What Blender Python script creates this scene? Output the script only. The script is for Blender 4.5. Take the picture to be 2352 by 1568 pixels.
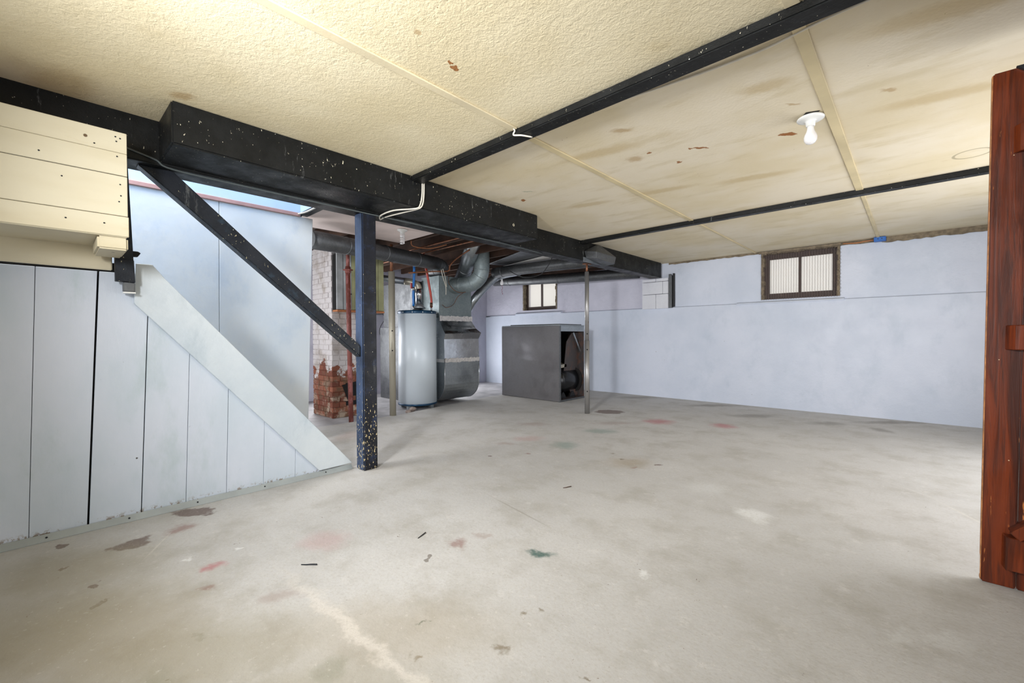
import bpy, bmesh, math, random
from mathutils import Vector, Matrix
random.seed(7)
for o in list(bpy.data.objects): bpy.data.objects.remove(o)
SC = bpy.context.scene
COL = SC.collection

# ------------------------------------------------------------------ camera
cd = bpy.data.cameras.new('camera'); cam = bpy.data.objects.new('camera', cd); COL.objects.link(cam)
YAW, PITCH, ROLL = 0.7498042591913396, 0.012709980841946966, -0.004275377152305089
cy, sy = math.cos(YAW), math.sin(YAW)
fw = Vector((-sy*math.cos(PITCH), cy*math.cos(PITCH), -math.sin(PITCH)))
rt = Vector((cy, sy, 0)); up = rt.cross(fw)
rt, up = (math.cos(ROLL)*rt+math.sin(ROLL)*up, -math.sin(ROLL)*rt+math.cos(ROLL)*up)
m = Matrix.Identity(4)
for i in range(3):
    m[i][0] = rt[i]; m[i][1] = up[i]; m[i][2] = -fw[i]
m.translation = Vector((0, 0, 1.0449))
cam.matrix_world = m
cd.sensor_width = 36; cd.lens = 991.08*36/2352; cd.clip_start = 0.02
SC.camera = cam

# ------------------------------------------------------------------ world, lights, exposure
w = bpy.data.worlds.new('overcast'); SC.world = w; w.use_nodes = True
w.node_tree.nodes['Background'].inputs[0].default_value = (0.93, 0.92, 0.90, 1)
w.node_tree.nodes['Background'].inputs[1].default_value = 0.95
SC.view_settings.view_transform = 'Standard'; SC.view_settings.look = 'None'
SC.view_settings.gamma = 1; SC.view_settings.use_curve_mapping = False
SC.view_settings.exposure = 0.3

def area(name, loc, target, sx, sy_, power, col, spread=180):
    l = bpy.data.lights.new(name, 'AREA'); l.shape = 'RECTANGLE'; l.size = sx; l.size_y = sy_
    l.energy = power; l.color = col; l.spread = math.radians(spread)
    o = bpy.data.objects.new(name, l); COL.objects.link(o); o.location = loc
    o.rotation_euler = (Vector(target)-Vector(loc)).to_track_quat('-Z', 'Y').to_euler()
    return o
area('flash_lamp', (-1.05, -0.85, 1.78), (-2.5, 5.0, 1.0), 0.36, 0.36, 60, (0.97, 0.98, 1.0), 114)
area('rear_fill_light', (-0.6, -2.55, 0.9), (-1.0, 4, 2.2), 1.6, 1.7, 18, (0.97, 0.98, 1.0), 140)  # soft fill added behind the camera, not a seen source
area('stairwell_lamp', (-3.85, -0.2, 3.5), (-3.95, 0.9, 0.8), 0.7, 1.6, 60, (1.0, 0.98, 0.95))
area('right_fill_light', (1.1, 4.2, 1.0), (-3.2, 4.2, 1.4), 2.6, 1.7, 50, (0.97, 0.98, 1.0))  # unseen fill added on the right; that wall has no window
area('far_left_fill_light', (-7.3, 3.15, 1.2), (-5.4, 4.0, 1.2), 1.15, 1.7, 42, (0.97, 0.98, 1.0))  # added fill, hidden behind the chimney, brightens the furnace area
area('furnace_fill_light', (-7.35, 5.7, 0.75), (-4.5, 6.1, 1.2), 1.3, 1.1, 46, (0.97, 0.98, 1.0))  # fill lamp added out of sight behind heater and duct
area('chimney_side_daylight', (-5.6, 0.6, 1.3), (-5.2, 4.5, 1.4), 1.6, 1.6, 34, (0.98, 0.99, 1.0))

# ------------------------------------------------------------------ node helpers
def lin(c):
    return tuple(((v/255)/12.92 if v/255 <= .04045 else ((v/255+.055)/1.055)**2.4) for v in c)+(1,)
class N:
    def __init__(s, name):
        s.m = bpy.data.materials.new(name); s.m.use_nodes = True; s.t = s.m.node_tree
        s.b = s.t.nodes['Principled BSDF']; s.out = s.t.nodes['Material Output']
        s.pos = s.t.nodes.new('ShaderNodeNewGeometry').outputs['Position']
    def n(s, typ, **kw):
        x = s.t.nodes.new(typ)
        for k, v in kw.items(): setattr(x, k, v)
        return x
    def put(s, sock, v):
        if hasattr(v, 'is_output') or isinstance(v, bpy.types.NodeSocket): s.t.links.new(v, sock)
        else: sock.default_value = v
    def scl(s, v3, off=(0, 0, 0), rot=(0, 0, 0), src=None):
        x = s.n('ShaderNodeMapping'); s.put(x.inputs['Vector'], src or s.pos)
        x.inputs['Scale'].default_value = v3; x.inputs['Location'].default_value = off; x.inputs['Rotation'].default_value = rot
        return x.outputs[0]
    def noise(s, scale, detail=4, rough=.55, vec=None, dist=0):
        x = s.n('ShaderNodeTexNoise'); s.put(x.inputs['Vector'], vec or s.pos)
        x.inputs['Scale'].default_value = scale; x.inputs['Detail'].default_value = detail
        x.inputs['Roughness'].default_value = rough; x.inputs['Distortion'].default_value = dist
        return x.outputs['Fac']
    def noisec(s, scale, vec=None):
        x = s.n('ShaderNodeTexNoise'); s.put(x.inputs['Vector'], vec or s.pos); x.inputs['Scale'].default_value = scale
        x.inputs['Detail'].default_value = 3
        return x.outputs['Color']
    def vor(s, scale, vec=None, feat='F1'):
        x = s.n('ShaderNodeTexVoronoi', feature=feat); s.put(x.inputs['Vector'], vec or s.pos); x.inputs['Scale'].default_value = scale
        return x.outputs['Distance']
    def math(s, op, a, b=0.0, c=None, clamp=False):
        x = s.n('ShaderNodeMath', operation=op, use_clamp=clamp); s.put(x.inputs[0], a); s.put(x.inputs[1], b)
        if c is not None: s.put(x.inputs[2], c)
        return x.outputs[0]
    def step(s, v, lo, hi, a=0.0, b=1.0):
        x = s.n('ShaderNodeMapRange', interpolation_type='SMOOTHSTEP'); s.put(x.inputs[0], v)
        x.inputs[1].default_value = lo; x.inputs[2].default_value = hi; x.inputs[3].default_value = a; x.inputs[4].default_value = b
        return x.outputs[0]
    def mix(s, f, a, b, mode='MIX'):
        x = s.n('ShaderNodeMix', data_type='RGBA', blend_type=mode)
        s.put(x.inputs[0], f); s.put(x.inputs[6], a); s.put(x.inputs[7], b)
        return x.outputs[2]
    def vm(s, op, a, b=(0, 0, 0), scale=None):
        x = s.n('ShaderNodeVectorMath', operation=op); s.put(x.inputs[0], a)
        if op == 'SCALE': x.inputs['Scale'].default_value = scale
        else: s.put(x.inputs[1], b)
        return x.outputs[1] if op in ('LENGTH', 'DISTANCE') else x.outputs[0]
    def sep(s, v):
        x = s.n('ShaderNodeSeparateXYZ'); s.put(x.inputs[0], v); return x.outputs
    def bump(s, h, strength=.3, dist=.01, prev=None):
        x = s.n('ShaderNodeBump'); s.put(x.inputs['Height'], h); x.inputs['Strength'].default_value = strength
        x.inputs['Distance'].default_value = dist
        if prev is not None: s.put(x.inputs['Normal'], prev)
        return x.outputs[0]
    def done(s, col, rough=.6, metal=0.0, normal=None, **kw):
        s.put(s.b.inputs['Base Color'], col); s.put(s.b.inputs['Roughness'], rough); s.put(s.b.inputs['Metallic'], metal)
        if normal is not None: s.put(s.b.inputs['Normal'], normal)
        for k, v in kw.items(): s.put(s.b.inputs[k.replace('_', ' ')], v)
        return s.m
    def blob(s, src, c, rx, ry, ang, soft=.35):
        mp = s.n('ShaderNodeMapping', vector_type='TEXTURE'); s.put(mp.inputs['Vector'], src)
        mp.inputs['Location'].default_value = (c[0], c[1], 0); mp.inputs['Rotation'].default_value = (0, 0, ang)
        mp.inputs['Scale'].default_value = (rx, ry, 1000)
        d = s.vm('LENGTH', mp.outputs[0])
        return s.step(d, 1.15, 1.15-soft, 0, 1)

def plain(name, rgb, rough=.6, metal=0.0, var=.12, scale=6, bump=.15, bs=60):
    k = N(name); c = lin(rgb)
    d = tuple(v*(1-var) for v in c[:3])+(1,); e = tuple(min(1, v*(1+var)) for v in c[:3])+(1,)
    f = k.noise(scale, 5)
    return k.done(k.mix(k.step(f, .3, .7), d, e), rough, metal, k.bump(k.noise(bs, 3), bump, .003))

# ---- floor concrete with paint and oil stains and broad darker blobs
def floor_material():
    k = N('stained_concrete')
    warp = k.vm('ADD', k.pos, k.vm('SCALE', k.vm('SUBTRACT', k.noisec(9), (.5, .5, .5)), scale=.17))
    warp = k.vm('ADD', warp, k.vm('SCALE', k.vm('SUBTRACT', k.noisec(45), (.5, .5, .5)), scale=.055))
    big = k.step(k.noise(.55, 4, .6), .35, .65)
    c = k.mix(big, lin((182, 180, 177)), lin((193, 191, 188)))
    c = k.mix(k.step(k.noise(3.2, 5, .7), .42, .72, 0, .75), c, lin((164, 160, 152)))
    c = k.mix(k.step(k.noise(11, 4, .7), .56, .72, 0, .5), c, lin((204, 201, 197)))
    c = k.mix(k.step(k.noise(26, 4, .72), .64, .74, 0, .4), c, lin((150, 141, 128)))
    # small crumbs of dirt
    c = k.mix(k.math('MULTIPLY', k.step(k.vor(8, warp), .05, .03), k.step(k.noise(1.3, 2), .46, .56)), c, lin((104, 90, 78)))
    c = k.mix(k.math('MULTIPLY', k.step(k.vor(19, warp), .07, .04), k.step(k.noise(1.0, 2, .5, k.scl((1, 1, 1), (4, 3, 0))), .48, .6, 0, .8)), c, lin((118, 100, 84)))
    c = k.mix(k.math('MULTIPLY', k.step(k.vor(23), .09, .05), k.step(k.noise(1.1, 2), .52, .64, 0, .7)), c, lin((212, 210, 205)))
    pal = {'m': ((104, 86, 80), .85), 'm2': ((138, 104, 96), .7), 'm3': ((150, 128, 120), .45), 'd': ((92, 82, 72), .7), 'r': ((176, 92, 100), .65),
           'r2': ((184, 152, 150), .5), 'g': ((58, 92, 86), .9), 'g2': ((122, 142, 134), .6), 'g3': ((128, 136, 122), .5), 'y': ((150, 130, 98), .45),
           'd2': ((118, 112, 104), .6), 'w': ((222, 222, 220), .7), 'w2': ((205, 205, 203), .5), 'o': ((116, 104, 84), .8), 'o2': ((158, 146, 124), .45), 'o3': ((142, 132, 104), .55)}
    S = [(-2.89,0.27,0.071,0.08,'m'),(-3.14,0.59,0.11,0.056,'m'),(-2.92,0.49,0.067,0.081,'m2'),(-3.12,0.01,0.031,0.026,'m'),(-2.82,0.04,0.016,0.021,'m'),
     (-2.52,0.13,0.02,0.02,'m'),(-2.33,0.10,0.017,0.017,'d'),(-2.34,0.49,0.056,0.046,'r'),(-2.21,0.95,0.135,0.114,'r2'),(-2.15,0.42,0.036,0.03,'m2'),
     (-1.30,1.59,0.067,0.04,'g'),(-1.68,1.39,0.039,0.06,'m2'),(-1.66,1.52,0.046,0.035,'m3'),(-1.67,1.20,0.018,0.028,'d'),(-2.86,3.32,0.168,0.112,'r2'),
     (-2.26,5.02,0.2,0.17,'r'),(-1.60,5.28,0.14,0.16,'r'),(-2.43,3.36,0.141,0.149,'g2'),(-2.50,4.10,0.19,0.132,'g2'),(-1.72,3.23,0.214,0.151,'y'),
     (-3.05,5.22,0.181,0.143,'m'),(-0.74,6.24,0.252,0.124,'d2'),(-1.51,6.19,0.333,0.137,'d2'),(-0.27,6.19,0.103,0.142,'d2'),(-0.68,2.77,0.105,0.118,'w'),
     (-0.86,1.77,0.034,0.029,'w'),(0.09,2.08,0.089,0.06,'w2'),(-0.04,1.99,0.09,0.043,'w2'),(-2.50,0.45,0.021,0.02,'w'),(-2.43,0.63,0.015,0.016,'w'),
     (-1.04,3.05,0.148,0.13,'w2'),(-1.19,0.83,0.021,0.021,'o'),(-1.01,1.02,0.022,0.03,'o'),(-1.08,1.21,0.021,0.021,'o'),(-1.02,1.26,0.016,0.018,'o'),
     (-0.73,1.10,0.016,0.012,'o'),(-1.80,0.36,0.038,0.016,'g3'),(-1.29,0.91,0.022,0.008,'g'),(-1.67,0.21,0.079,0.086,'g3'),(-1.34,0.58,0.055,0.058,'g3'),
     (-2.13,0.04,0.091,0.077,'o2'),(-4.37,2.15,0.139,0.302,'m3'),(-1.87,0.62,0.088,0.05,'m3'),(-1.35,0.82,0.463,0.215,'o2'),(-2.09,0.13,0.404,0.285,'o2'),
     (-2.3,0.0,0.5,0.4,'o3'),(-1.75,0.25,0.45,0.3,'o3'),(-2.75,0.05,0.4,0.3,'o3'),(-1.2,.45,.5,.25,'o3'),(-2.2,6.7,.5,.12,'d2'),(-3.4,6.75,.4,.15,'d2'),(-.2,6.8,.5,.1,'d2'),(-2.6,4.6,.3,.1,'m3'),(-3.3,3.9,.2,.12,'m3'),(-2.9,3.0,.12,.06,'m3'),(-1.5,3.35,.03,.02,'m'),(-1.62,3.15,.025,.02,'m2'),(-1.8,3.3,.03,.02,'o'),(-1.95,3.4,.025,.018,'o'),(-2.5,2.9,.03,.02,'m2'),(-2.7,2.6,.025,.02,'m'),(-5.9,6.4,0.7,0.35,'m3'),(-6.3,5.6,0.5,0.5,'m2')]  # o3: broad soft darker blobs at the near left
    # one rotated frame for all stains and blobs; those of one colour share a distance field
    fr = k.scl((1, 1, 0), rot=(0, 0, -YAW), src=warp); cy_, sy_ = math.cos(-YAW), math.sin(-YAW)
    for t, (rgb, st) in pal.items():
        d = None
        for x, y, a, b, tt in S:
            if tt != t: continue
            rx, ry = a*1.15, b*1.15; X, Y = x*cy_-y*sy_, x*sy_+y*cy_
            q = k.n('ShaderNodeVectorMath', operation='MULTIPLY_ADD'); k.put(q.inputs[0], fr)
            q.inputs[1].default_value = (1/rx, 1/ry, 0); q.inputs[2].default_value = (-X/rx, -Y/ry, 0)
            l = k.vm('LENGTH', q.outputs[0]); d = l if d is None else k.math('MINIMUM', d, l)
        soft = .35 if t in 'md' else .95
        c = k.mix(k.step(d, 1.15, 1.15-soft, 0, st), c, lin(rgb))
    # pale soft streak, saw joint and hairlines
    def seg(p, q, wd, st, rgb, soft=.9):
        nonlocal c
        mx, my = (p[0]+q[0])/2, (p[1]+q[1])/2; L = math.hypot(q[0]-p[0], q[1]-p[1])/2
        f = k.math('MULTIPLY', k.blob(warp if wd > .02 else k.pos, (mx, my), L, wd, math.atan2(q[1]-p[1], q[0]-p[0]), soft), st)
        c = k.mix(f, c, lin(rgb))
    seg((-2.2, .69), (-.9, .745), .045, .38, (214, 207, 197))
    seg((-1.9, .70), (-.8, .75), .035, .3, (220, 213, 204))
    seg((-2.105, 1.972), (-1.357, 1.835), .008, .45, (128, 120, 110))
    seg((-2.945, .454), (-2.629, .282), .006, .5, (205, 200, 190))
    seg((.05, 3.9), (.45, 3.2), .012, .5, (200, 196, 188)); seg((-.2, 4.1), (.2, 3.75), .008, .4, (200, 196, 188))
    c = k.mix(k.step(k.noise(70, 3, .75), .45, .75, 0, .45), c, lin((164, 156, 145)))
    c = k.mix(k.step(k.noise(38, 3, .75), .6, .72, 0, .35), c, lin((212, 208, 202)))
    h = k.noise(24, 5, .72)
    return k.done(c, .66, 0, k.bump(h, .35, .006))

def ceiling_material(name, stucco):
    k = N(name)
    if stucco:
        c = k.mix(k.step(k.noise(1.3, 3, .6), .35, .68), lin((228, 216, 184)), lin((216, 202, 166)))
        c = k.mix(k.step(k.noise(7, 5), .6, .75, 0, .35), c, lin((196, 178, 136)))
        h = k.math('ADD', k.noise(42, 4, .62, dist=.5), k.math('MULTIPLY', k.noise(120, 1), .25))
        nrm = k.bump(h, .27, .012)
    else:
        st = k.scl((1.1, 3.6, 1), rot=(0, 0, .15))
        c = k.mix(k.step(k.noise(1.5, 3, .6), .35, .65), lin((222, 211, 188)), lin((214, 200, 168)))
        c = k.mix(k.step(k.noise(1.7, 5, .62, st), .5, .7, 0, .5), c, lin((196, 180, 142)))
        c = k.mix(k.step(k.noise(5.0, 5, .62, st), .62, .74, 0, .3), c, lin((186, 162, 118)))
        nrm = k.bump(k.noise(60, 3), .25, .004)
    c = k.mix(k.math('MULTIPLY', k.step(k.vor(14), .05, .02), k.step(k.noise(1.9, 3), .55, .62)), c, lin((120, 84, 48)))
    warp = k.vm('ADD', k.pos, k.vm('SCALE', k.vm('SUBTRACT', k.noisec(30), (.5, .5, .5)), scale=.05))
    pal = {'rust': ((146, 92, 40), .95), 'br': ((172, 142, 96), .65), 'br2': ((188, 166, 120), .6), 'green': ((110, 132, 106), .55)}
    R = [(-0.56,3.05,0.03,0.022,'rust'),(-0.56,3.05,0.045,0.02,'rust'),(-1.52,1.26,0.012,0.02,'rust'),(-1.50,1.22,0.008,0.014,'rust'),(-1.45,1.01,0.014,0.02,'br'),(-1.27,2.31,0.064,0.03,'br'),
         (-2.37,2.74,0.05,0.012,'green'),(-1.29,2.72,0.014,0.012,'rust'),(-1.20,3.01,0.014,0.014,'rust'),(-1.01,2.88,0.04,0.012,'rust'),(-1.06,2.84,0.018,0.012,'rust'),
         (-1.40,2.75,0.06,0.05,'br'),(-0.53,2.39,0.128,0.06,'br2'),(-0.47,2.67,0.046,0.012,'br'),(-2.68,0.47,0.065,0.04,'br'),(-2.55,2.89,0.02,0.03,'rust'),(-0.10,2.84,0.043,0.02,'br'),
         (-1.55,3.5,.3,.06,'br2'),(-2.2,3.4,.25,.06,'br2'),(-1.5,2.5,.3,.07,'br2'),(.1,3.1,.3,.07,'br2'),(-.9,3.7,.3,.07,'br2'),(.1,2.3,.3,.08,'br2'),
         (-3.0,.05,.25,.12,'br2'),(-3.0,.75,.1,.16,'br2')]
    for x, y, a, b, t in R:
        if (y < 1.9) != stucco: continue
        rgb, s_ = pal[t]
        c = k.mix(k.math('MULTIPLY', k.blob(warp, (x, y), a*1.1, b*1.1, YAW if a < .1 else .2, .25 if t == 'rust' else .8), s_), c, lin(rgb))
    if stucco: return k.done(c, .75, 0, nrm)
    # old water ring near the right side
    mp = k.n('ShaderNodeMapping', vector_type='TEXTURE'); k.put(mp.inputs['Vector'], k.pos)
    mp.inputs['Location'].default_value = (.28, 4.22, 0); mp.inputs['Scale'].default_value = (.09, .09, 1000)
    d = k.math('ABSOLUTE', k.math('SUBTRACT', k.vm('LENGTH', mp.outputs[0]), 1.0))
    c = k.mix(k.step(d, .13, .04, 0, .6), c, lin((130, 120, 92)))
    return k.done(c, .75, 0, nrm)

def wall_paint(name, a, b, dirt=(150, 160, 168), bscale=14, bstr=.35, dirt_amt=.35):
    k = N(name)
    c = k.mix(k.step(k.noise(1.1, 5, .6), .35, .65), lin(a), lin(b))
    c = k.mix(k.step(k.noise(3.5, 7, .68, k.scl((1, 1, .6))), .52, .72, 0, dirt_amt), c, lin(dirt))
    c = k.mix(k.step(k.vor(3.1), .03, .012, 0, .7), c, lin((110, 108, 106)))
    h = k.math('ADD', k.noise(bscale, 5, .65), k.math('MULTIPLY', k.noise(5, 1), .8))
    return k.done(c, k.step(k.noise(5, 3), .3, .7, .45, .65), 0, k.bump(h, bstr, .012))

def black_paint(name, base=(34, 35, 37), chips=.02, low_wear=False, rough=.38, chipcol=(196, 190, 168), blue=None, spec=.22, sheen_side=False):
    k = N(name)
    c = k.mix(k.step(k.noise(6, 6, .65), .35, .7), lin(base), lin(tuple(v+9 for v in base)))
    if blue: c = k.mix(k.step(k.noise(9, 6, .7), .52, .68, 0, .45), c, lin(blue))
    if sheen_side:   # blue grey sheen of the narrow side, painted into its base colour
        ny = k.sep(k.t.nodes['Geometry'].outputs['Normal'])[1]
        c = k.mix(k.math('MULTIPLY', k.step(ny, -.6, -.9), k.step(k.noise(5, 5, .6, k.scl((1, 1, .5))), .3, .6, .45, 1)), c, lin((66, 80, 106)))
    z = k.sep(k.pos)[2]
    thr = k.step(z, 1.1, .05, 0, .115) if low_wear else 0.0
    n1 = k.noise(85, 5, .6, k.scl((1, 1, .5)))
    f = k.math('GREATER_THAN', k.math('ADD', n1, k.math('ADD', thr, k.math('MULTIPLY', k.noise(4, 2), .12))), .80-chips)
    c = k.mix(f, c, lin(chipcol))
    c = k.mix(k.math('MULTIPLY', k.step(k.vor(17), .055, .03), k.step(k.noise(2.3, 2), .5, .55)), c, lin((205, 203, 195)))
    c = k.mix(k.math('MULTIPLY', k.step(k.noise(5, 7, .75, k.scl((3, 3, .6))), .62, .68), .3), c, lin((128, 130, 128)))
    h = k.math('ADD', k.noise(30, 6), k.math('MULTIPLY', k.noise(120, 3), .3))
    return k.done(c, k.step(k.noise(7, 4), .3, .7, rough-.08, rough+.14), 0, k.bump(h, .35, .005), Specular_IOR_Level=spec)

def galvanized(name, a=(150, 156, 160), b=(176, 182, 186), rough=.38, metal=.9, dark=(92, 98, 102)):
    k = N(name)
    v = k.n('ShaderNodeTexVoronoi'); k.put(v.inputs['Vector'], k.pos); v.inputs['Scale'].default_value = 55
    s = k.step(k.sep(v.outputs['Color'])[0], 0, 1, .3, .7)
    c = k.mix(s, lin(a), lin(b)); c = k.mix(k.step(k.noise(2.2, 4, .55), .5, .8, 0, .5), c, lin(dark))
    return k.done(c, k.step(k.noise(8, 4), .3, .7, rough-.06, rough+.14), metal, k.bump(k.noise(5, 3), .25, .01))

def rusty(name, paint, rust, amt=.55, rough=.6, metal=0.0):
    k = N(name)
    f = k.step(k.noise(14, 7, .68, k.scl((1, 1, .5))), amt, amt+.1)
    return k.done(k.mix(f, lin(paint), lin(rust)), rough, metal, k.bump(k.noise(60, 4), .3, .003))

def chimney_material():
    k = N('whitewashed_brick')
    z = k.sep(k.pos)[2]; rnd = k.n('ShaderNodeObjectInfo').outputs['Random']
    br = k.mix(rnd, lin((112, 62, 48)), lin((150, 92, 70)))
    br = k.mix(k.step(k.noise(9, 6, .7), .48, .6), br, lin((112, 84, 64)))
    br = k.mix(k.math('MULTIPLY', k.step(z, .6, .1), k.step(k.noise(7, 6, .7), .5, .62)), br, lin((176, 158, 140)))
    wh = k.mix(k.step(k.noise(5, 6, .65), .45, .68), lin((206, 200, 200)), lin((176, 166, 160)))
    f = k.step(k.math('ADD', z, k.math('MULTIPLY', k.math('SUBTRACT', k.noise(4.5, 5, .6), .5), 1.0)), .60, .63)
    return k.done(k.mix(f, br, wh), .85, 0, k.bump(k.noise(40, 6), .6, .006))

def wood_stained():
    k = N('dark_varnished_wood')
    v = k.scl((14, 14, .7))
    g = k.noise(2.2, 7, .62, v, .8)
    c = k.mix(k.step(g, .32, .68), lin((62, 24, 9)), lin((116, 48, 16)))
    c = k.mix(k.step(k.noise(6, 4, .6, v), .56, .7, 0, .7), c, lin((58, 28, 18)))
    c = k.mix(k.step(k.noise(9, 5, .6, k.scl((5, 5, .55), (3, 1, 2))), .665, .70, 0, .9), c, lin((196, 120, 62)))
    c = k.mix(k.step(k.noise(1.5, 4), .5, .7, 0, .35), c, lin((60, 36, 34)))
    c = k.mix(k.step(k.vor(12), .035, .02), c, lin((214, 186, 150)))
    return k.done(c, k.step(k.noise(5, 4), .3, .7, .3, .5), 0, k.bump(g, .35, .004), Specular_IOR_Level=.3)

def planks_paint():
    k = N('cream_plank_paint')
    c = k.mix(k.step(k.noise(1.6, 4, .6, k.scl((1, .5, 2))), .35, .68), lin((208, 200, 176)), lin((196, 185, 156)))
    c = k.mix(k.step(k.noise(7, 6, .7, k.scl((1, .35, 1.4))), .62, .74, 0, .5), c, lin((184, 162, 118)))
    c = k.mix(k.step(k.vor(5.5), .05, .03), c, lin((92, 70, 44)))
    return k.done(c, .5, 0, k.bump(k.noise(24, 5, .6, k.scl((1, .15, 1))), .3, .004))

def bottom_planks():
    k = N('white_blue_plank_paint')
    y = k.sep(k.pos)[1]
    c = k.mix(k.step(k.noise(1.5, 5, .6, k.scl((1, 1, .5))), .35, .66), lin((198, 204, 216)), lin((184, 195, 205)))
    c = k.mix(k.step(k.noise(3.2, 6, .66, k.scl((1, 1, .45), (2, 5, 1))), .52, .72, 0, .5), c, lin((160, 178, 178)))
    c = k.mix(k.step(k.noise(20, 6, .7), .68, .74, 0, .5), c, lin((132, 138, 142)))
    z = k.sep(k.pos)[2]
    low = k.math('MULTIPLY', k.step(z, .065, .025), k.step(k.noise(34, 6, .7), .52, .58))
    c = k.mix(low, c, lin((120, 100, 76)))
    c = k.mix(k.step(k.vor(4.5), .03, .015), c, lin((70, 66, 66)))
    h = k.math('ADD', k.noise(10, 6, .6, k.scl((1, 1.5, .35))), k.math('MULTIPLY', k.noise(60, 4), .2))
    return k.done(c, .5, 0, k.bump(h, .4, .008))

M = {}
M['floor'] = floor_material()
M['floor_low'] = plain('damp_concrete', (168, 166, 168), .6, 0, .22, 4, .4, 30)
M['ceil_a'] = ceiling_material('stucco_ceiling_paint', True)
M['ceil_b'] = ceiling_material('stained_ceiling_board', False)
M['ceil_back'] = plain('white_ceiling_board', (228, 212, 206), .7, 0, .1, 2)
M['batten'] = plain('cream_batten_paint', (206, 190, 150), .6, 0, .1, 3)
M['batten_a'] = plain('pale_batten_paint', (214, 201, 168), .6, 0, .08, 3)
M['wall'] = wall_paint('pale_blue_wall_paint', (204, 210, 224), (193, 201, 216), (176, 188, 203), 14, .35)
M['wall_old'] = wall_paint('lilac_wall_paint', (205, 204, 218), (192, 192, 206), (160, 160, 178), 12, .6)
M['blue'] = wall_paint('light_blue_wall_paint', (210, 214, 214), (198, 207, 214), (172, 188, 204), 9, .25, .4)
M['blue_up'] = plain('sky_blue_paint', (186, 208, 234), .45, 0, .06, 3)
M['mortar'] = plain('grey_mortar', (120, 108, 90), .9, 0, .3, 20, .9, 40)
M['plank_wall'] = bottom_planks()
M['cream'] = planks_paint()
M['stringer'] = wall_paint('pale_stringer_paint', (198, 205, 209), (184, 194, 202), (158, 172, 182), 16, .4, .5)
M['strip'] = plain('grey_floor_strip', (150, 156, 156), .5, 0, .1, 5)
M['black'] = black_paint('black_beam_paint', (17, 18, 18), .045, rough=.45)
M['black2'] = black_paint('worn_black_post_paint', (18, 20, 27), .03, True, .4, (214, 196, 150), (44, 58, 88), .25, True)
M['black3'] = black_paint('worn_black_brace_paint', (22, 26, 33), .06, False, .4, (196, 186, 150), (48, 68, 84), .3)
M['trimp'] = plain('pink_brown_trim', (176, 138, 132), .6, 0, .1, 8)
M['galv'] = galvanized('galvanized_steel')
M['galv_d'] = galvanized('dull_galvanized_steel', (96, 98, 100), (118, 120, 122), .45, .85, (52, 54, 56))
M['galv_p'] = galvanized('spangled_plenum_steel', (128, 140, 143), (152, 162, 163), .55, .6, (104, 120, 124))
M['shiny'] = galvanized('bright_sheet_steel', (196, 200, 204), (214, 216, 218), .16, 1.0, (176, 182, 186))
M['foil'] = N('foil_tape').done((.9, .88, .87, 1), .25, 1.0)
k = N('foil_tape_crinkled'); M['foil'] = k.done((.92, .89, .87, 1), .28, .9, k.bump(k.noise(35, 5, .7), .9, .02))
M['grey_metal'] = galvanized('grey_furnace_cabinet', (112, 110, 112), (120, 118, 120), .42, .5, (84, 80, 82))
M['black_metal'] = plain('black_enamel', (30, 31, 34), .25, .3, .2, 6)
M['dark_rust'] = rusty('dark_rusted_sheet', (62, 56, 56), (84, 62, 54), .5)
M['enamel'] = plain('heater_white_enamel', (214, 224, 232), .3, 0, .03, 2, .03)
M['navy'] = plain('heater_blue_rim', (22, 62, 92), .3, .2, .08, 6)
M['bluepipe'] = plain('blue_plastic_pipe', (22, 112, 190), .35)
M['redpipe'] = plain('red_plastic_pipe', (178, 52, 34), .35)
M['copper'] = rusty('copper_pipe', (140, 92, 66), (100, 74, 58), .5, .45, .5)
M['rust_iron'] = rusty('rusty_iron_pipe', (112, 58, 50), (150, 94, 92), .5, .65)
M['beige'] = rusty('beige_steel_post', (172, 166, 150), (128, 96, 66), .62, .4, .4)
M['steel'] = rusty('painted_steel_post', (150, 148, 146), (110, 84, 70), .63, .35, .6)
M['door'] = wood_stained()
M['door_edge'] = plain('raw_door_edge', (170, 112, 64), .55, 0, .35, 30)
M['iron'] = plain('dark_iron', (46, 48, 52), .45, .7)
M['frame'] = rusty('brown_window_frame', (70, 56, 52), (104, 88, 78), .6)
M['wire'] = rusty('rusty_wire_mesh', (92, 80, 76), (120, 98, 84), .5)
M['joist'] = plain('old_joist_wood', (66, 44, 32), .85, 0, .3, 6, .6)
M['subfloor'] = plain('dark_subfloor_wood', (30, 23, 19), .9, 0, .3, 5, .6)
M['cab'] = plain('grey_cabinet_paint', (176, 178, 180), .6, 0, .18, 7)
M['olive'] = plain('olive_cabinet_paint', (150, 150, 112), .6, 0, .15, 6)
M['orange'] = plain('raw_orange_wood', (176, 112, 70), .7, 0, .2, 12)
M['white_plastic'] = plain('white_porcelain', (232, 232, 228), .25, 0, .02, 4, 0)
M['bulb'] = plain('white_bulb_glass', (238, 236, 236), .15, 0, .01, 4, 0)
M['cable_w'] = plain('white_cable', (214, 208, 194), .5, 0, .08, 9)
M['cable_g'] = plain('grey_painted_cable', (74, 80, 80), .35, 0, .1, 9)
M['cable_b'] = plain('black_cable', (26, 26, 28), .5)
M['blue_box'] = plain('blue_plastic_box', (20, 96, 178), .45)
M['red'] = plain('red_beads', (150, 30, 40), .4)
M['chim'] = chimney_material()
M['soot'] = plain('soot_black', (20, 18, 18), .9)
M['block'] = wall_paint('white_block_paint', (214, 216, 222), (204, 204, 212), (186, 188, 198), 20, .5)
M['stone'] = plain('grey_stone', (140, 126, 118), .85, 0, .25, 20, .6)
M['pinkish'] = plain('lilac_block', (200, 196, 208), .8, 0, .1, 9, .5)
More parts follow.
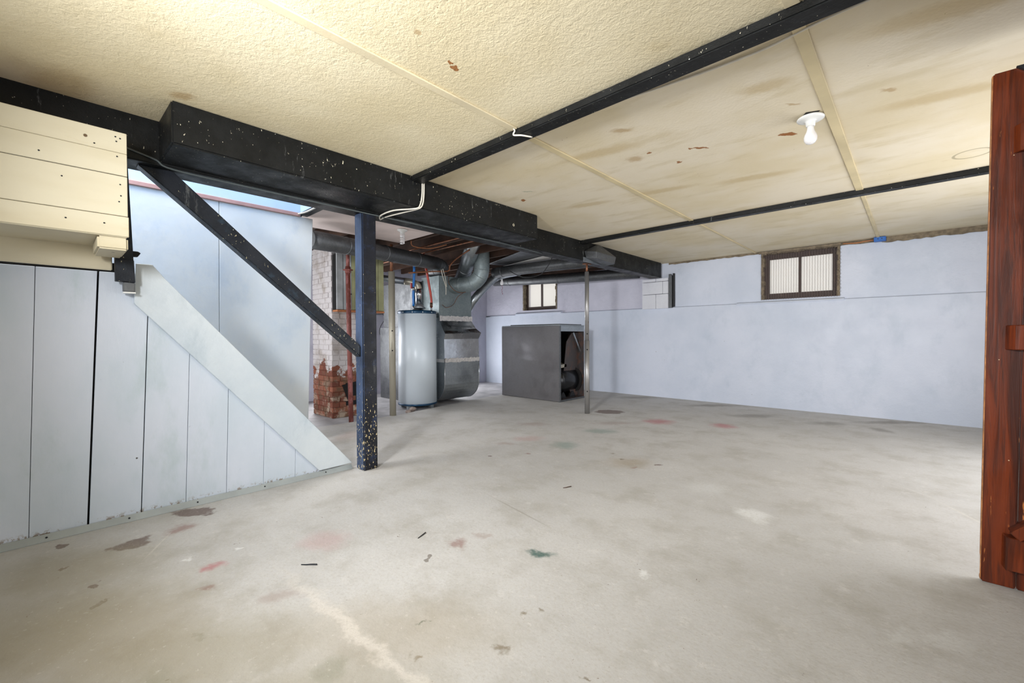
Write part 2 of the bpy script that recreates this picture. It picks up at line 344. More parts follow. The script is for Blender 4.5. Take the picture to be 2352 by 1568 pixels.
M['sheetwhite'] = plain('white_ceiling_sheet', (206, 204, 202), .6, 0, .08, 3)
k = N('frosted_window_pane')
tr = k.n('ShaderNodeBsdfTransparent'); tr.inputs[0].default_value = (.94, .93, .91, 1)
tl = k.n('ShaderNodeBsdfTranslucent'); tl.inputs[0].default_value = (.9, .88, .86, 1)
mx = k.n('ShaderNodeMixShader'); mx.inputs[0].default_value = .25
k.t.links.new(tr.outputs[0], mx.inputs[1]); k.t.links.new(tl.outputs[0], mx.inputs[2])
gl = k.n('ShaderNodeBsdfGlossy'); gl.inputs['Roughness'].default_value = .1
m2 = k.n('ShaderNodeMixShader'); m2.inputs[0].default_value = .05
k.t.links.new(mx.outputs[0], m2.inputs[1]); k.t.links.new(gl.outputs[0], m2.inputs[2]); k.t.links.new(m2.outputs[0], k.out.inputs[0])
M['pane'] = k.m

# ------------------------------------------------------------------ geometry helpers
class G:
    def __init__(s): s.v = []; s.f = []; s.sm = []
    def add(s, vs, fs, smooth=False):
        o = len(s.v); s.v += [Vector(v) for v in vs]; s.f += [tuple(i+o for i in f) for f in fs]; s.sm += [smooth]*len(fs); return s
    def box(s, a, b):
        x0, x1 = sorted((a[0], b[0])); y0, y1 = sorted((a[1], b[1])); z0, z1 = sorted((a[2], b[2]))
        return s.add([(x0,y0,z0),(x1,y0,z0),(x1,y1,z0),(x0,y1,z0),(x0,y0,z1),(x1,y0,z1),(x1,y1,z1),(x0,y1,z1)],
                     [(0,3,2,1),(4,5,6,7),(0,1,5,4),(1,2,6,5),(2,3,7,6),(3,0,4,7)])
    def hexa(s, P):
        return s.add(P, [(0,3,2,1),(4,5,6,7),(0,1,5,4),(1,2,6,5),(2,3,7,6),(3,0,4,7)])
    def prism(s, poly, axis, a, b):
        # poly: 2D points in the two remaining axes (in order x,y,z), extruded along axis from a to b
        def P(p, t):
            q = list(p); q.insert(axis, t); return tuple(q)
        n = len(poly)
        vs = [P(p, a) for p in poly]+[P(p, b) for p in poly]
        return s.add(vs, [tuple(range(n-1, -1, -1)), tuple(range(n, 2*n))]+[(i, (i+1) % n, n+(i+1) % n, n+i) for i in range(n)])
    def beam(s, p, q, w, h, upv=(0, 0, 1)):
        p, q = Vector(p), Vector(q); d = (q-p).normalized(); r = d.cross(Vector(upv)).normalized(); u = r.cross(d)
        P = []
        for e in (p, q):
            for a, b in ((-1, -1), (1, -1), (1, 1), (-1, 1)): P.append(e+r*a*w/2+u*b*h/2)
        return s.add(P, [(0,1,2,3),(7,6,5,4),(0,4,5,1),(1,5,6,2),(2,6,7,3),(3,7,4,0)])
    def tube(s, pts, r, seg=12, cap=True, smooth=True):
        pts = [Vector(p) for p in pts]; n = len(pts)
        rs = r if isinstance(r, (list, tuple)) else [r]*n
        t = [(pts[min(i+1, n-1)]-pts[max(i-1, 0)]).normalized() for i in range(n)]
        a = Vector((0, 0, 1)) if abs(t[0].z) < .9 else Vector((1, 0, 0))
        u = t[0].cross(a).normalized(); o = len(s.v); vs = []
        for i in range(n):
            u = (u-t[i]*u.dot(t[i])).normalized(); v = t[i].cross(u)
            for j in range(seg):
                g = 2*math.pi*j/seg; vs.append(pts[i]+(u*math.cos(g)+v*math.sin(g))*rs[i])
        fs = [(i*seg+j, i*seg+(j+1) % seg, (i+1)*seg+(j+1) % seg, (i+1)*seg+j) for i in range(n-1) for j in range(seg)]
        s.add(vs, fs, smooth)
        if cap:
            o = len(s.v)-n*seg
            s.f += [tuple(o+j for j in range(seg-1, -1, -1)), tuple(o+(n-1)*seg+j for j in range(seg))]; s.sm += [False, False]
        return s
    def lathe(s, c, prof, seg=24, axis=(0, 0, 1), smooth=True):
        ax = Vector(axis).normalized(); a = Vector((1, 0, 0)) if abs(ax.x) < .9 else Vector((0, 1, 0))
        u = ax.cross(a).normalized(); v = ax.cross(u); c = Vector(c); n = len(prof); vs = []
        for r, h in prof:
            for j in range(seg):
                g = 2*math.pi*j/seg; vs.append(c+ax*h+(u*math.cos(g)+v*math.sin(g))*max(r, 1e-4))
        fs = [(i*seg+j, i*seg+(j+1) % seg, (i+1)*seg+(j+1) % seg, (i+1)*seg+j) for i in range(n-1) for j in range(seg)]
        s.add(vs, fs, smooth); o = len(s.v)-n*seg
        s.f += [tuple(o+j for j in range(seg-1, -1, -1)), tuple(o+(n-1)*seg+j for j in range(seg))]; s.sm += [False, False]
        return s

def smooth_path(pts, n=6):
    P = [Vector(p) for p in pts]; out = []
    for i in range(len(P)-1):
        a, b, c, d = P[max(i-1, 0)], P[i], P[i+1], P[min(i+2, len(P)-1)]
        for j in range(n):
            t = j/n
            out.append(.5*((2*b)+(c-a)*t+(2*a-5*b+4*c-d)*t*t+(3*b-a-3*c+d)*t*t*t))
    out.append(P[-1]); return out

def link(name, mesh, parent=None):
    o = bpy.data.objects.new(name, mesh); COL.objects.link(o)
    if parent: o.parent = parent
    return o
def worldloc(o):
    v = Vector((0, 0, 0))
    while o: v += o.location; o = o.parent
    return v
def obj(name, g, mat, parent=None, bevel=0, label=None, origin=None, double=False):
    me = bpy.data.meshes.new(name)
    if parent is not None:
        org = worldloc(parent)
    else:
        xs = [v.x for v in g.v]; ys = [v.y for v in g.v]; zs = [v.z for v in g.v]
        org = Vector(((min(xs)+max(xs))/2, (min(ys)+max(ys))/2, min(zs)))
    base = org.copy()
    if parent is not None:
        xs = [v.x for v in g.v]; ys = [v.y for v in g.v]; zs = [v.z for v in g.v]
        base = Vector(((min(xs)+max(xs))/2, (min(ys)+max(ys))/2, min(zs)))
    me.from_pydata([tuple(v-base) for v in g.v], [], g.f)
    me.polygons.foreach_set('use_smooth', g.sm)
    bm = bmesh.new(); bm.from_mesh(me); bmesh.ops.recalc_face_normals(bm, faces=bm.faces)
    if bevel: 
        es = [e for e in bm.edges if len(e.link_faces) == 2 and e.calc_face_angle(0) > .5]
        bmesh.ops.bevel(bm, geom=es, offset=bevel, segments=1 if bevel < .004 else 2, affect='EDGES', clamp_overlap=True)
    bm.to_mesh(me); bm.free()
    me.materials.append(mat)
    o = link(name, me, parent)
    o.location = (base-org) if parent is not None else base
    if label: o['label'] = label
    return o
def tag(o, label, cat, group=None, kind=None):
    o['label'] = label; o['category'] = cat
    if group: o['group'] = group
    if kind: o['kind'] = kind
    return o
def thing(name, label, cat, loc, group=None, kind=None):
    o = bpy.data.objects.new(name, None); COL.objects.link(o); o.location = loc; o.empty_display_size = .1
    return tag(o, label, cat, group, kind)

T = 2.25
XB, YB = -3.2774, 7.08

# ================================================================== SETTING
# floors
g = G(); g.add([(-3.28-1.75, -2.6, -.12), (1.2, -2.6, -.12), (1.2, 7.3, -.12), (-5.5, 7.3, -.12), (-5.37, 5.14, -.12), (-5.04, 3.2, -.12),
               (-5.03, -2.6, 0), (1.2, -2.6, 0), (1.2, 7.3, 0), (-5.5, 7.3, 0), (-5.37, 5.14, 0), (-5.04, 3.2, 0)],
    [(5,4,3,2,1,0), (6,7,8,9,10,11), (0,1,7,6), (1,2,8,7), (2,3,9,8), (3,4,10,9), (4,5,11,10), (5,0,6,11)])
tag(obj('floor', g, M['floor'], bevel=.004), 'stained grey concrete floor slab of the main room', 'floor', kind='structure')
g = G().box((-7.6, -2.6, -.2), (-4.9, 7.3, -.035))
tag(obj('floor', g, M['floor_low'], ), 'slightly lower damp concrete floor around the chimney and furnace', 'floor', kind='structure')

# main room ceiling: backing slab with boards and battens
ceil = thing('ceiling', 'cream painted board ceiling of the main room with battens', 'ceiling', (-1, 2.2, T), kind='structure')
obj('backing', G().box((-3.2, -2.6, T+.012), (1.2, 7.3, T+.1)), M['ceil_b'], ceil)
xs = [-3.12, -1.706, -.33, 1.2]; ys = [-2.6, -.6, 1.89, 4.64, 7.2]
for j in range(len(ys)-1):
    for i in range(len(xs)-1):
        x0, x1, y0, y1 = xs[i]+.002, xs[i+1]-.002, ys[j]+.002, ys[j+1]-.002
        if j < 2: n = 2
        obj('ceiling_board', G().box((x0, y0, T+random.uniform(0, .002)), (x1, y1, T+.0125)), M['ceil_a'] if j < 2 else M['ceil_b'], ceil)
for xc, wd in ((-1.706, .044), (-.33, .05)):
    for j, (y0, y1) in enumerate(((-2.6, 1.86), (1.95, 4.6), (4.67, 7.06))):
        w2 = wd*(1, 1, .6)[j]
        sh = 0 if j != 1 else -.006
        obj('batten', G().box((xc-w2/2+sh, y0, T-.009), (xc+w2/2+sh, y1, T)), M['batten_a'] if (j == 0) else M['batten'], ceil, .002)

# floor above, seen from below in the furnace area
fa = thing('ceiling', 'dark bare joists and boards overhead in the furnace area', 'ceiling', (-5.3, 4.4, T+.2), kind='structure')
for i in range(22):
    y = 1.9+i*.245
    obj('floor_board', G().box((-7.6, y, 2.47), (-3.2, y+.24, 2.49)), M['subfloor'], fa)
for i in range(14):
    y = 2.05+i*.385
    obj('joist', G().box((-7.4, y, 2.275), (-3.28, y+.045, 2.47)), M['joist'], fa, .003)
obj('ceiling_board', G().box((-4.84, 1.75, T-.005), (-3.285, 3.08, T+.008)), M['ceil_back'], fa, .002, 'loose edged white ceiling board nailed under the joists')
obj('ceiling_board', G().prism([(-5.25, 5.05), (-3.31, 4.3), (-3.31, 5.75), (-4.9, 5.95)], 2, T, T+.01), M['galv_d'], fa, .002, 'dark sheet metal pan nailed under the joists')
obj('ceiling_board', G().prism([(-5.3, 5.35), (-3.9, 5.02), (-3.75, 5.95), (-5.15, 5.9)], 2, T-.02, T-.008), M['sheetwhite'], fa, .002, 'white sheet fixed under the joists beside the big duct')
obj('roof_cover', G().box((-7.6, 1.7, 2.49), (-3.2, 7.3, 2.55)), M['subfloor'], fa)
obj('roof_cover', G().box((-7.6, -2.6, 2.25), (-4.52, 1.75, 2.35)), M['subfloor'], fa)

# back wall: thick lower wall with ledge, recessed upper wall round two windows
wb = thing('wall_back', 'pale blue painted basement wall with a ledge below the windows', 'wall', (-3, YB, 0), kind='structure')
def rough_face(g, x0, x1, z0, z1, y, thick, nx, nz, amp, seed=0):
    # wall slab whose room-side face is slightly uneven
    rr = random.Random(seed)
    vs = []
    for j in range(nz+1):
        for i in range(nx+1):
            edge = i in (0, nx) or j in (0, nz)
            vs.append((x0+(x1-x0)*i/nx, y+(0 if edge else rr.uniform(-amp, amp)), z0+(z1-z0)*j/nz))
    fs = [(j*(nx+1)+i, j*(nx+1)+i+1, (j+1)*(nx+1)+i+1, (j+1)*(nx+1)+i) for j in range(nz) for i in range(nx)]
    g.add(vs, fs, True)
    g.box((x0, y+.012, z0), (x1, y+thick, z1))
g = G(); rough_face(g, -7.4, 1.2, -.1, 1.505, 7.05, .3, 60, 12, .004, 1)
# sloping ledge top
g.prism([(7.05, 1.505), (7.05, 1.49), (7.12, 1.49), (7.12, 1.535)], 0, -7.4, 1.2)
obj('lower_wall', g, M['wall'], wb)
W1 = (-1.625, -.715, 1.555, 2.225); W2 = (-6.25, -5.335, 1.595, 2.26)
g = G()
rough_face(g, -3.2, W1[0], 1.50, 2.27, YB, .25, 10, 5, .003, 2)
rough_face(g, W1[1], 1.2, 1.50, 2.27, YB, .25, 12, 5, .003, 3)
g.box((W1[0], YB, 1.50), (W1[1], YB+.25, W1[2])); g.box((W1[0], YB, W1[3]), (W1[1], YB+.25, 2.27))
obj('upper_wall', g, M['wall'], wb)
g = G()
rough_face(g, -7.4, W2[0], 1.50, 2.5, YB, .25, 8, 6, .006, 4)
rough_face(g, W2[1], -3.2, 1.50, 2.5, YB, .25, 14, 6, .005, 5)
g.box((W2[0], YB, 1.50), (W2[1], YB+.25, W2[2])); g.box((W2[0], YB, W2[3]), (W2[1], YB+.25, 2.5))
obj('upper_wall', g, M['wall_old'], wb)
obj('sill', G().prism([(7.03, 1.515), (7.03, 1.50), (7.17, 1.50), (7.17, 1.565)], 0, -1.95, -.66), M['wall'], wb, .003)
obj('sill', G().prism([(7.03, 1.53), (7.03, 1.50), (7.17, 1.50), (7.17, 1.60)], 0, -6.45, -5.2), M['wall'], wb, .003)
def ragged(x0, x1, zt, zb, y0, y1, amp, seed):
    rr = random.Random(seed); n = max(6, int((x1-x0)/.05)); top = [(x0+(x1-x0)*i/n, zt) for i in range(n+1)]
    bot = [(x0+(x1-x0)*i/n, zb+rr.uniform(-amp, amp)) for i in range(n, -1, -1)]
    vs = [(x, y0, z) for x, z in top+bot]+[(x, y1, z) for x, z in top+bot]; m_ = len(top+bot)
    g = G(); fs = []
    for i in range(n):
        a, b, c, d = i, i+1, m_-2-i, m_-1-i
        fs.append((a, d, c, b)); fs.append((a+m_, b+m_, c+m_, d+m_)); fs.append((d, d+m_, c+m_, c)); fs.append((a, b, b+m_, a+m_))
    fs += [(0, m_, 2*m_-1, m_-1), (n, m_-1-n, 2*m_-1-n, n+m_)]
    return g.add(vs, fs)
obj('mortar_strip', ragged(-3.0, W1[0], T, 2.222, YB-.012, YB+.01, .006, 3), M['mortar'], wb)
obj('mortar_strip', ragged(W1[1], -.30, T, 2.205, YB-.012, YB+.01, .006, 4), M['mortar'], wb)
obj('mortar_strip', ragged(-.30, 1.2, T, 2.185, YB-.022, YB+.01, .008, 5), M['mortar'], wb)
obj('wood_strip', G().box((-1.66, YB-.03, 2.215), (-.70, YB, 2.245)), M['mortar'], wb, .002)

def window(n, Wd, sy0, label, mesh):
    x0, x1, z0, z1 = Wd
    wn = thing('window_%d' % n, label, 'window', ((x0+x1)/2, YB+.08, z0), kind='structure')
    fr = .085 if mesh else .075
    fy0, fy1 = YB+.07, YB+.12
    for a, b in (((x0, fy0, z0), (x0+fr, fy1, z1)), ((x1-fr, fy0, z0), (x1, fy1, z1)), ((x0+fr, fy0, z0), (x1-fr, fy1, z0+fr)), ((x0+fr, fy0, z1-fr*1.1), (x1-fr, fy1, z1))):
        obj('frame_bar', G().box(a, b), M['frame'], wn, .004)
    xm = (x0+x1)/2
    obj('mullion', G().box((xm-.014, fy0-.004, z0+fr), (xm+.014, fy1, z1-fr)), M['frame'], wn, .003)
    for a, b in ((x0+fr, xm-.014), (xm+.014, x1-fr)):
        obj('pane', G().box((a, fy0+.02, z0+fr), (b, fy0+.024, z1-fr*1.1)), M['pane'], wn)
    # rough mortar reveal around the opening
    rr = random.Random(n)
    g = G()
    for sx, xx in ((1, x0), (-1, x1)):
        for i in range(10):
            za = z0+(z1-z0)*i/10; zb = z0+(z1-z0)*(i+1)/10
            g.box((xx-.004*sx, YB-.01-rr.uniform(0, .008), za), (xx+sx*(.022+rr.uniform(0, .02)), YB+.07, zb))
    for i in range(14):
        xa = x0+(x1-x0)*i/14; xb = x0+(x1-x0)*(i+1)/14
        g.box((xa, YB-.004-rr.uniform(0, .01), z1-.012-rr.uniform(0, .02)), (xb, YB+.07, z1))
    obj('mortar_reveal', g, M['mortar'], wn, .004)
    if mesh:
        g = G(); pitch = .0305; hz = .023; y = YB-.012
        nx = int((x1-x0+.02)/pitch); nzr = int((z1-z0)/hz); zz0 = z0-.01
        for i in range(nx+1):
            xb = x0-.005+i*pitch
            for s_ in (0, 1):
                p = [(xb+(pitch/2 if (j+s_) % 2 else 0)+rr.uniform(-.001, .001), y+(.0015 if s_ else -.0015), zz0+j*hz) for j in range(nzr+1)]
                if i == nx and s_: continue
                g.tube(p, .0016, 3, cap=False, smooth=False)
        o = obj('wire_mesh', g, M['wire'], wn); o['kind'] = 'stuff'
    return wn
window(1, W1, 0, 'right basement window with dark frame behind rusty diamond wire mesh', True)
window(2, W2, 0, 'bare two-pane basement window behind the metal furnace cabinet', False)

# left far wall, side walls, front wall with an opening added for fill light
tag(obj('wall_left', G().box((-7.6, -2.6, -.2), (-7.4, 7.3, 2.5)), M['wall_old']), 'lilac white far wall behind the water heater', 'wall', kind='structure')
tag(obj('wall_right', G().box((1.2, -2.6, -.1), (1.35, 7.3, 2.35)), M['wall']), 'pale blue wall to the right behind the plank door', 'wall', kind='structure')
g = G().box((-7.6, -2.75, -.2), (-1.5, -2.6, 2.5)).box((.3, -2.75, -.2), (1.35, -2.6, 2.5)).box((-1.5, -2.75, 2.0), (.3, -2.6, 2.5))
tag(obj('wall_front', g, M['wall']), 'pale wall behind the viewer with a wide opening added for fill light', 'wall', kind='structure')

# pier that carries the end of the main beam: painted blocks
pier = thing('wall_pier', 'white painted block pier under the far end of the main beam', 'wall pier', (-3.2, 7.0, 1.5), kind='structure')
for i, (z0, z1) in enumerate(((1.497, 1.735), (1.742, 1.945), (1.952, 2.0))):
    for x0, x1 in (((-3.44, -3.20), (-3.195, -2.985)) if i != 1 else ((-3.44, -3.08), (-3.075, -2.985))):
        obj('block', G().box((x0, 7.0+random.uniform(0, .003), z0), (x1, 7.09, z1)), M['block'], pier, .004)
obj('slot_board', G().box((-2.983, 7.02, 1.50), (-2.95, 7.1, 2.06)), M['galv_d'], pier, .003, 'dark grey board edge beside the blocks')
obj('slot_board', G().box((-2.945, 7.0, 1.50), (-2.925, 7.1, 2.04)), M['galv_d'], pier, .003)
obj('slot_board', G().box((-2.92, 7.04, 1.52), (-2.895, 7.1, 2.07)), M['cable_b'], pier, .003)

# blue stair wall with trim and the upper stairwell faces
sw = thing('wall_stair', 'light blue wall on the far side of the staircase', 'wall', (-4.42, .5, 0), kind='structure')
def quadslab(y0b, y0t, y1b, y1t, z0, z1, xf, xb):
    return G().hexa([(xb, y0b, z0), (xf, y0b, z0), (xf, y1b, z0), (xb, y1b, z0), (xb, y0t, z1), (xf, y0t, z1), (xf, y1t, z1), (xb, y1t, z1)])
obj('wall_sheet', quadslab(-1.6, -1.6, .995, 1.012, -.03, 2.215, -4.38, -4.45), M['blue'], sw, .003)
obj('wall_sheet', quadslab(.998, 1.015, 1.735, 1.805, -.03, 2.215, -4.38, -4.45), M['blue'], sw, .003)
obj('upper_wall', G().box((-4.50, -1.6, 2.216), (-4.385, 1.69, 3.7)), M['blue_up'], sw)
obj('header_face', G().box((-4.40, 1.69, 2.256), (-3.2, 1.75, 3.7)), M['blue_up'], sw)
obj('header_face', G().box((-3.27, -1.6, 2.26), (-3.2, 1.69, 3.7)), M['blue_up'], sw)
obj('header_face', G().box((-4.50, -1.7, 2.0), (-3.2, -1.6, 3.7)), M['blue_up'], sw)
obj('black_edge', G().box((-4.40, 1.70, 2.228), (-3.28, 1.76, 2.256)), M['black'], sw, .003, 'black strip along the bottom of the stair opening')
tag(obj('trim_1', G().box((-4.385, -1.5, 2.212), (-4.362, 1.68, 2.246)), M['trimp'], bevel=.003), 'thin pink brown trim strip across the blue stair wall', 'trim', kind='structure')

# boarded wall under the stairs
wl = thing('wall_under_stairs', 'white painted vertical board wall closing off the space under the stairs', 'wall', (XB, .4, 0), kind='structure')
def string_z(y): return 1.47 if y < .419 else 1.45-(y-.419)*1.161
seams = [(-1.0, -1.0), (-.56, -.54), (-.082, -.045), (.133, .186), (.354, .402), (.564, .605), (.778, .815), (.997, 1.03), (1.206, 1.23), (1.40, 1.40)]
gaps = [.003, .003, .0022, .0085, .0045, .002, .0022, .0016, .002, .003]
for i in range(len(seams)-1):
    (b0, t0), (b1, t1) = seams[i], seams[i+1]; zt = 1.46
    def edge_y(b, t, z): return b+(t-b)*z/1.3
    g0, g1 = gaps[i]/2, gaps[i+1]/2
    # clip the plank top with the stringer line
    poly = [(edge_y(b0, t0, .02)+g0, .02), (edge_y(b1, t1, .02)-g1, .02)]
    def topz(b, t):
        z = 1.46
        for _ in range(20): z = min(1.46, string_z(edge_y(b, t, z))-.06)
        return max(z, .06)
    za, zb = topz(b0, t0), topz(b1, t1)
    poly += [(edge_y(b1, t1, zb)-g1, zb), (edge_y(b0, t0, za)+g0, za)]
    dx = random.uniform(0, .0025)
    obj('plank', G().prism([(y, z) for y, z in poly], 0, XB-.02, XB-dx), M['plank_wall'], wl, .0012)
obj('backing', G().prism([(-1.0, 0), (1.35, 0), (1.3, .2), (.28, 1.42), (.28, 1.465), (-1.0, 1.465)], 0, XB-.05, XB-.024), M['soot'], wl)
g = G().prism([(XB+.003, 0), (XB+.032, 0), (XB+.03, .006), (XB+.006, .036)], 1, -1.0, 1.63)
bb = tag(obj('baseboard_left', g, M['strip'], bevel=.002), 'grey sloped strip along the foot of the boarded stair wall', 'baseboard', kind='structure')
for y in (-.3, -.02, .3, .62, 1.0, 1.42):
    obj('nail', G().lathe((XB+.02, y, .019), [(.0045, 0), (.0045, .003), (.001, .005)], 8, (.75, 0, .65)), M['iron'], bb)

# ================================================================== BEAMS
mb = obj('main_beam', G().box((-3.29, -2.6, 2.008), (-3.093, 6.985, 2.262)), M['black'], bevel=.006)
tag(mb, 'long black painted main beam running the length of the room to the back wall', 'beam')
o = obj('beam_box', G().hexa([(-3.092, .432, 2.022), (-2.757, .437, 2.03), (-2.757, 3.345, 2.01), (-3.092, 3.345, 2.01),
                             (-3.092, .432, 2.249), (-2.757, .437, 2.249), (-2.757, 3.345, 2.249), (-3.092, 3.345, 2.249)]), M['black'], bevel=.008)
o2 = o; tag(o, 'black painted boxed duct alongside the main beam, with a chipped lower edge', 'duct')
o = obj('ceiling_beam', G().box((-2.755, 1.864, 2.206), (1.2, 1.957, 2.2495)), M['black'], bevel=.006)
tag(o, 'nearer of the two slim black beams crossing the ceiling', 'beam', 'slim black beams across the ceiling')
o = obj('ceiling_beam', G().box((-3.092, 4.60, 2.206), (1.2, 4.675, 2.2495)), M['black'], bevel=.006)
tag(o, 'farther slim black ceiling beam, the one beyond the bulb', 'beam', 'slim black beams across the ceiling')

obj('chip_hole', G().lathe((-2.757, 2.99, 2.087), [(.015, -.004), (.013, .001), (.008, .0015), (.007, -.003)], 6, (1, 0, 0), False), M['cream'], o2)
obj('hole_core', G().lathe((-2.757, 2.99, 2.087), [(.008, -.003), (.007, .001), (.001, .0012)], 6, (1, 0, 0), False), M['soot'], o2)
# post and brace
px0, px1, py0, py1 = -3.235, -3.115, 1.655, 1.775
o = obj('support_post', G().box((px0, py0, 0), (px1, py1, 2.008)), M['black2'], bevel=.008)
tag(o, 'square black wooden post with flaking paint at the foot of the stairs', 'post')
o = obj('diagonal_brace', G().add([(x, y, z) for x in (-3.225, -3.145) for y, z in ((.345, 2.006), (.505, 2.006), (1.652, .975), (1.652, .885))],
        [(0,1,2,3), (7,6,5,4), (0,4,5,1), (1,5,6,2), (2,6,7,3), (3,7,4,0)]), M['black3'], bevel=.006)
tag(o, 'sloping black brace from the main beam down to the square black post', 'brace')

# ================================================================== STAIRS
st = thing('staircase', 'steep blue painted wooden staircase rising to the left', 'staircase', (-3.8, 1.6, 0))
g = G().prism([(.335, 1.24), (.345, 1.469), (.419, 1.47), (.475, 1.395), (1.632, .046), (1.372, .042), (1.0, .47)], 0, XB, XB+.024)
obj('stringer', g, M['stringer'], st, .003, 'pale blue sloping side board with chipped edges')
g = G().prism([(.335, 1.24), (.345, 1.469), (.419, 1.47), (.475, 1.395), (1.632, .02), (1.372, .02), (1.0, .47)], 0, -4.375, -4.35)
obj('stringer', g, M['stringer'], st, .003)
for i in range(11):
    z = .2*(i+1)-.03; yn = 1.628-(z-.046-.012)/1.161 if z < 1.45 else .42-(z-1.45)/1.161
    if z < 1.3:
        obj('tread', G().box((-4.348, yn-.22, z-.028), (XB-.052, yn, z)), M['stringer'], st, .004)
        obj('riser', G().box((-4.348, yn-.195, z), (XB-.052, yn-.175, z+.165)), M['blue'], st)

# ================================================================== CREAM PLANK BOX (upper left)
pb = thing('plank_enclosure', 'cream painted box of horizontal boards boxed out over the stairs at upper left', 'boxed enclosure', (-3.05, -.3, 1.54))
yE = .277; X0 = -2.87
zs = [1.5415, 1.6435, 1.842, 1.9545, 2.057]
for i in range(4):
    gp = (.0035, .003, .0035, .0012)[i]
    obj('plank', G().box((X0-.022, -1.0, zs[i]+gp), (X0-random.uniform(0, .002)+(.004 if i == 0 else 0), yE+(.003 if i == 0 else 0), zs[i+1])), M['cream'], pb, .002)
obj('underside_board', G().box((-3.246, -1.0, 1.541), (X0-.004, yE-.004, 1.556)), M['cream'], pb, .002)
for y, z in ((.235, 2.03), (.252, 2.026), (.238, 2.008), (.24, 1.935), (.25, 1.80), (.252, 1.745), (.245, 1.715), (.06, 1.60), (.16, 1.975), (.05, 1.79), (-.02, 1.885), (.19, 1.60)):
    obj('nail', G().lathe((X0+.0045 if z < 1.64 else X0, y, z), [(.0034, -.003), (.0034, .0008), (.001, .0012)], 8, (1, 0, 0)), M['iron'], pb)
obj('end_board', G().box((-3.246, yE-.022, 1.558), (X0-.023, yE-.002, 2.0)), M['blue_up'], pb, .002)
obj('top_board', G().box((-3.085, -1.0, 2.04), (X0-.024, yE-.023, 2.056)), M['orange'], pb, .002)
obj('cleat', G().box((-3.18, .165, 1.478), (X0-.004, yE, 1.5405)), M['cream'], pb, .008, 'short cream block under the end of the box')
obj('lower_board', G().prism([(-1.0, 1.60), (-1.0, 1.43), (.245, 1.418), (.245, 1.60)], 0, XB+.001, XB+.027), M['cream'], pb, .004, 'cream board below, tucked behind the box')
hb = thing('hanging_bracket', 'dark painted post end hanging below the cream box', 'bracket', (-3.2, .29, 1.3))
obj('board', G().prism([(.290, 1.99), (.312, 1.99), (.334, 1.352), (.252, 1.355), (.2515, 1.53), (.279, 1.535)], 0, -3.235, -3.2), M['black3'], hb, .002)
obj('lower_face', G().prism([(.2515, 1.478), (.330, 1.476), (.3345, 1.352), (.2515, 1.357)], 0, -3.199, -3.186), M['black3'], hb, .002)
obj('torn_strip', G().prism([(.326, 1.50), (.35, 1.502), (.362, 1.522), (.35, 1.53), (.326, 1.53)], 0, -3.24, -3.205), M['soot'], hb, .002)
obj('foot', G().box((-3.25, .285, 1.30), (-3.2, .335, 1.352)), M['galv_d'], hb, .004)
obj('foot_plate', G().box((-3.252, .285, 1.292), (-3.195, .337, 1.299)), M['white_plastic'], hb, .001)

# ================================================================== BRICK CHIMNEY
ch = thing('brick_chimney', 'square brick chimney, whitewashed above with bare red brick at the bottom', 'chimney', (-5.87, 2.8, -.035))
CX0, CX1, CY0, CY1 = -6.18, -5.585, 2.53, 3.08
obj('core', G().box((CX0+.012, CY0+.011, -.035), (CX1-.011, CY1-.01, 2.265)), M['chim'], ch)
bmeshes = []
nc = 33; hC = 2.29/nc
def brick_mesh(L, D, Hh):
    key = (round(L, 2), round(D, 2))
    for k_, m_ in bmeshes:
        if k_ == key: return m_
    g = G().box((-L/2, -D/2, 0), (L/2, D/2, Hh)); o = obj('brick', g, M['chim'], bevel=.003)
    m_ = o.data; bpy.data.objects.remove(o); bmeshes.append((key, m_)); return m_
def put_brick(x0, x1, y0, y1, z):
    b = link('brick', brick_mesh(x1-x0, y1-y0, hC-.007), ch)
    b.location = Vector(((x0+x1)/2+random.uniform(-.002, .002), (y0+y1)/2+random.uniform(-.002, .002), z))-ch.location
for c_ in range(nc):
    z = -.03+c_*hC
    if c_ % 2 == 0: xe, ys_ = CX1, CY0+.10
    else: xe, ys_ = CX1-.10, CY0
    n = 3; L = (xe-CX0)/n
    for i in range(n): put_brick(CX0+i*L+.004, CX0+(i+1)*L-.004, CY0, CY0+.09, z)
    L2 = (CY1-ys_)/2.5
    y = ys_
    seq = [L2, L2, L2/2] if c_ % 4 < 2 else [L2/2, L2, L2]
    for q in seq:
        if not (.10 < z < .42 and y > 2.68): put_brick(CX1-.09, CX1, y+.004, y+q-.004, z)
        y += q
obj('soot_hole', G().box((CX1-.0065, 2.70, .12), (CX1-.002, 3.05, .42)), M['soot'], ch)
obj('torn_flap', G().prism([(2.66, .40), (2.95, .45), (3.0, .42), (2.74, .36), (2.80, .16), (2.76, .14)], 0, CX1+.002, CX1+.012), M['soot'], ch, .001)

cb = thing('wall_cabinet', 'tall grey and olive board cabinet hung on the chimney behind the iron pipe', 'cabinet', (-5.57, 2.87, 1.39))
CBX = -5.45
obj('body', G().box((-5.578, 2.545, 1.395), (CBX-.02, 3.21, 2.12)), M['soot'], cb)
for (y0, y1), mt in zip(((2.54, 2.625), (2.632, 2.74), (2.745, 2.86), (2.865, 3.0), (3.005, 3.13), (3.135, 3.215)), ('cab', 'cab', 'olive', 'olive', 'olive', 'olive')):
    obj('board', G().box((CBX-.018, y0, 1.40), (CBX, y1, 2.13)), M[mt], cb, .003)
obj('latch', G().box((CBX, 2.70, 1.60), (CBX+.02, 2.735, 1.612)), M['iron'], cb)
obj('bottom_board', G().box((-5.578, 2.54, 1.372), (CBX+.015, 3.215, 1.396)), M['orange'], cb, .003, 'raw orange wood base')

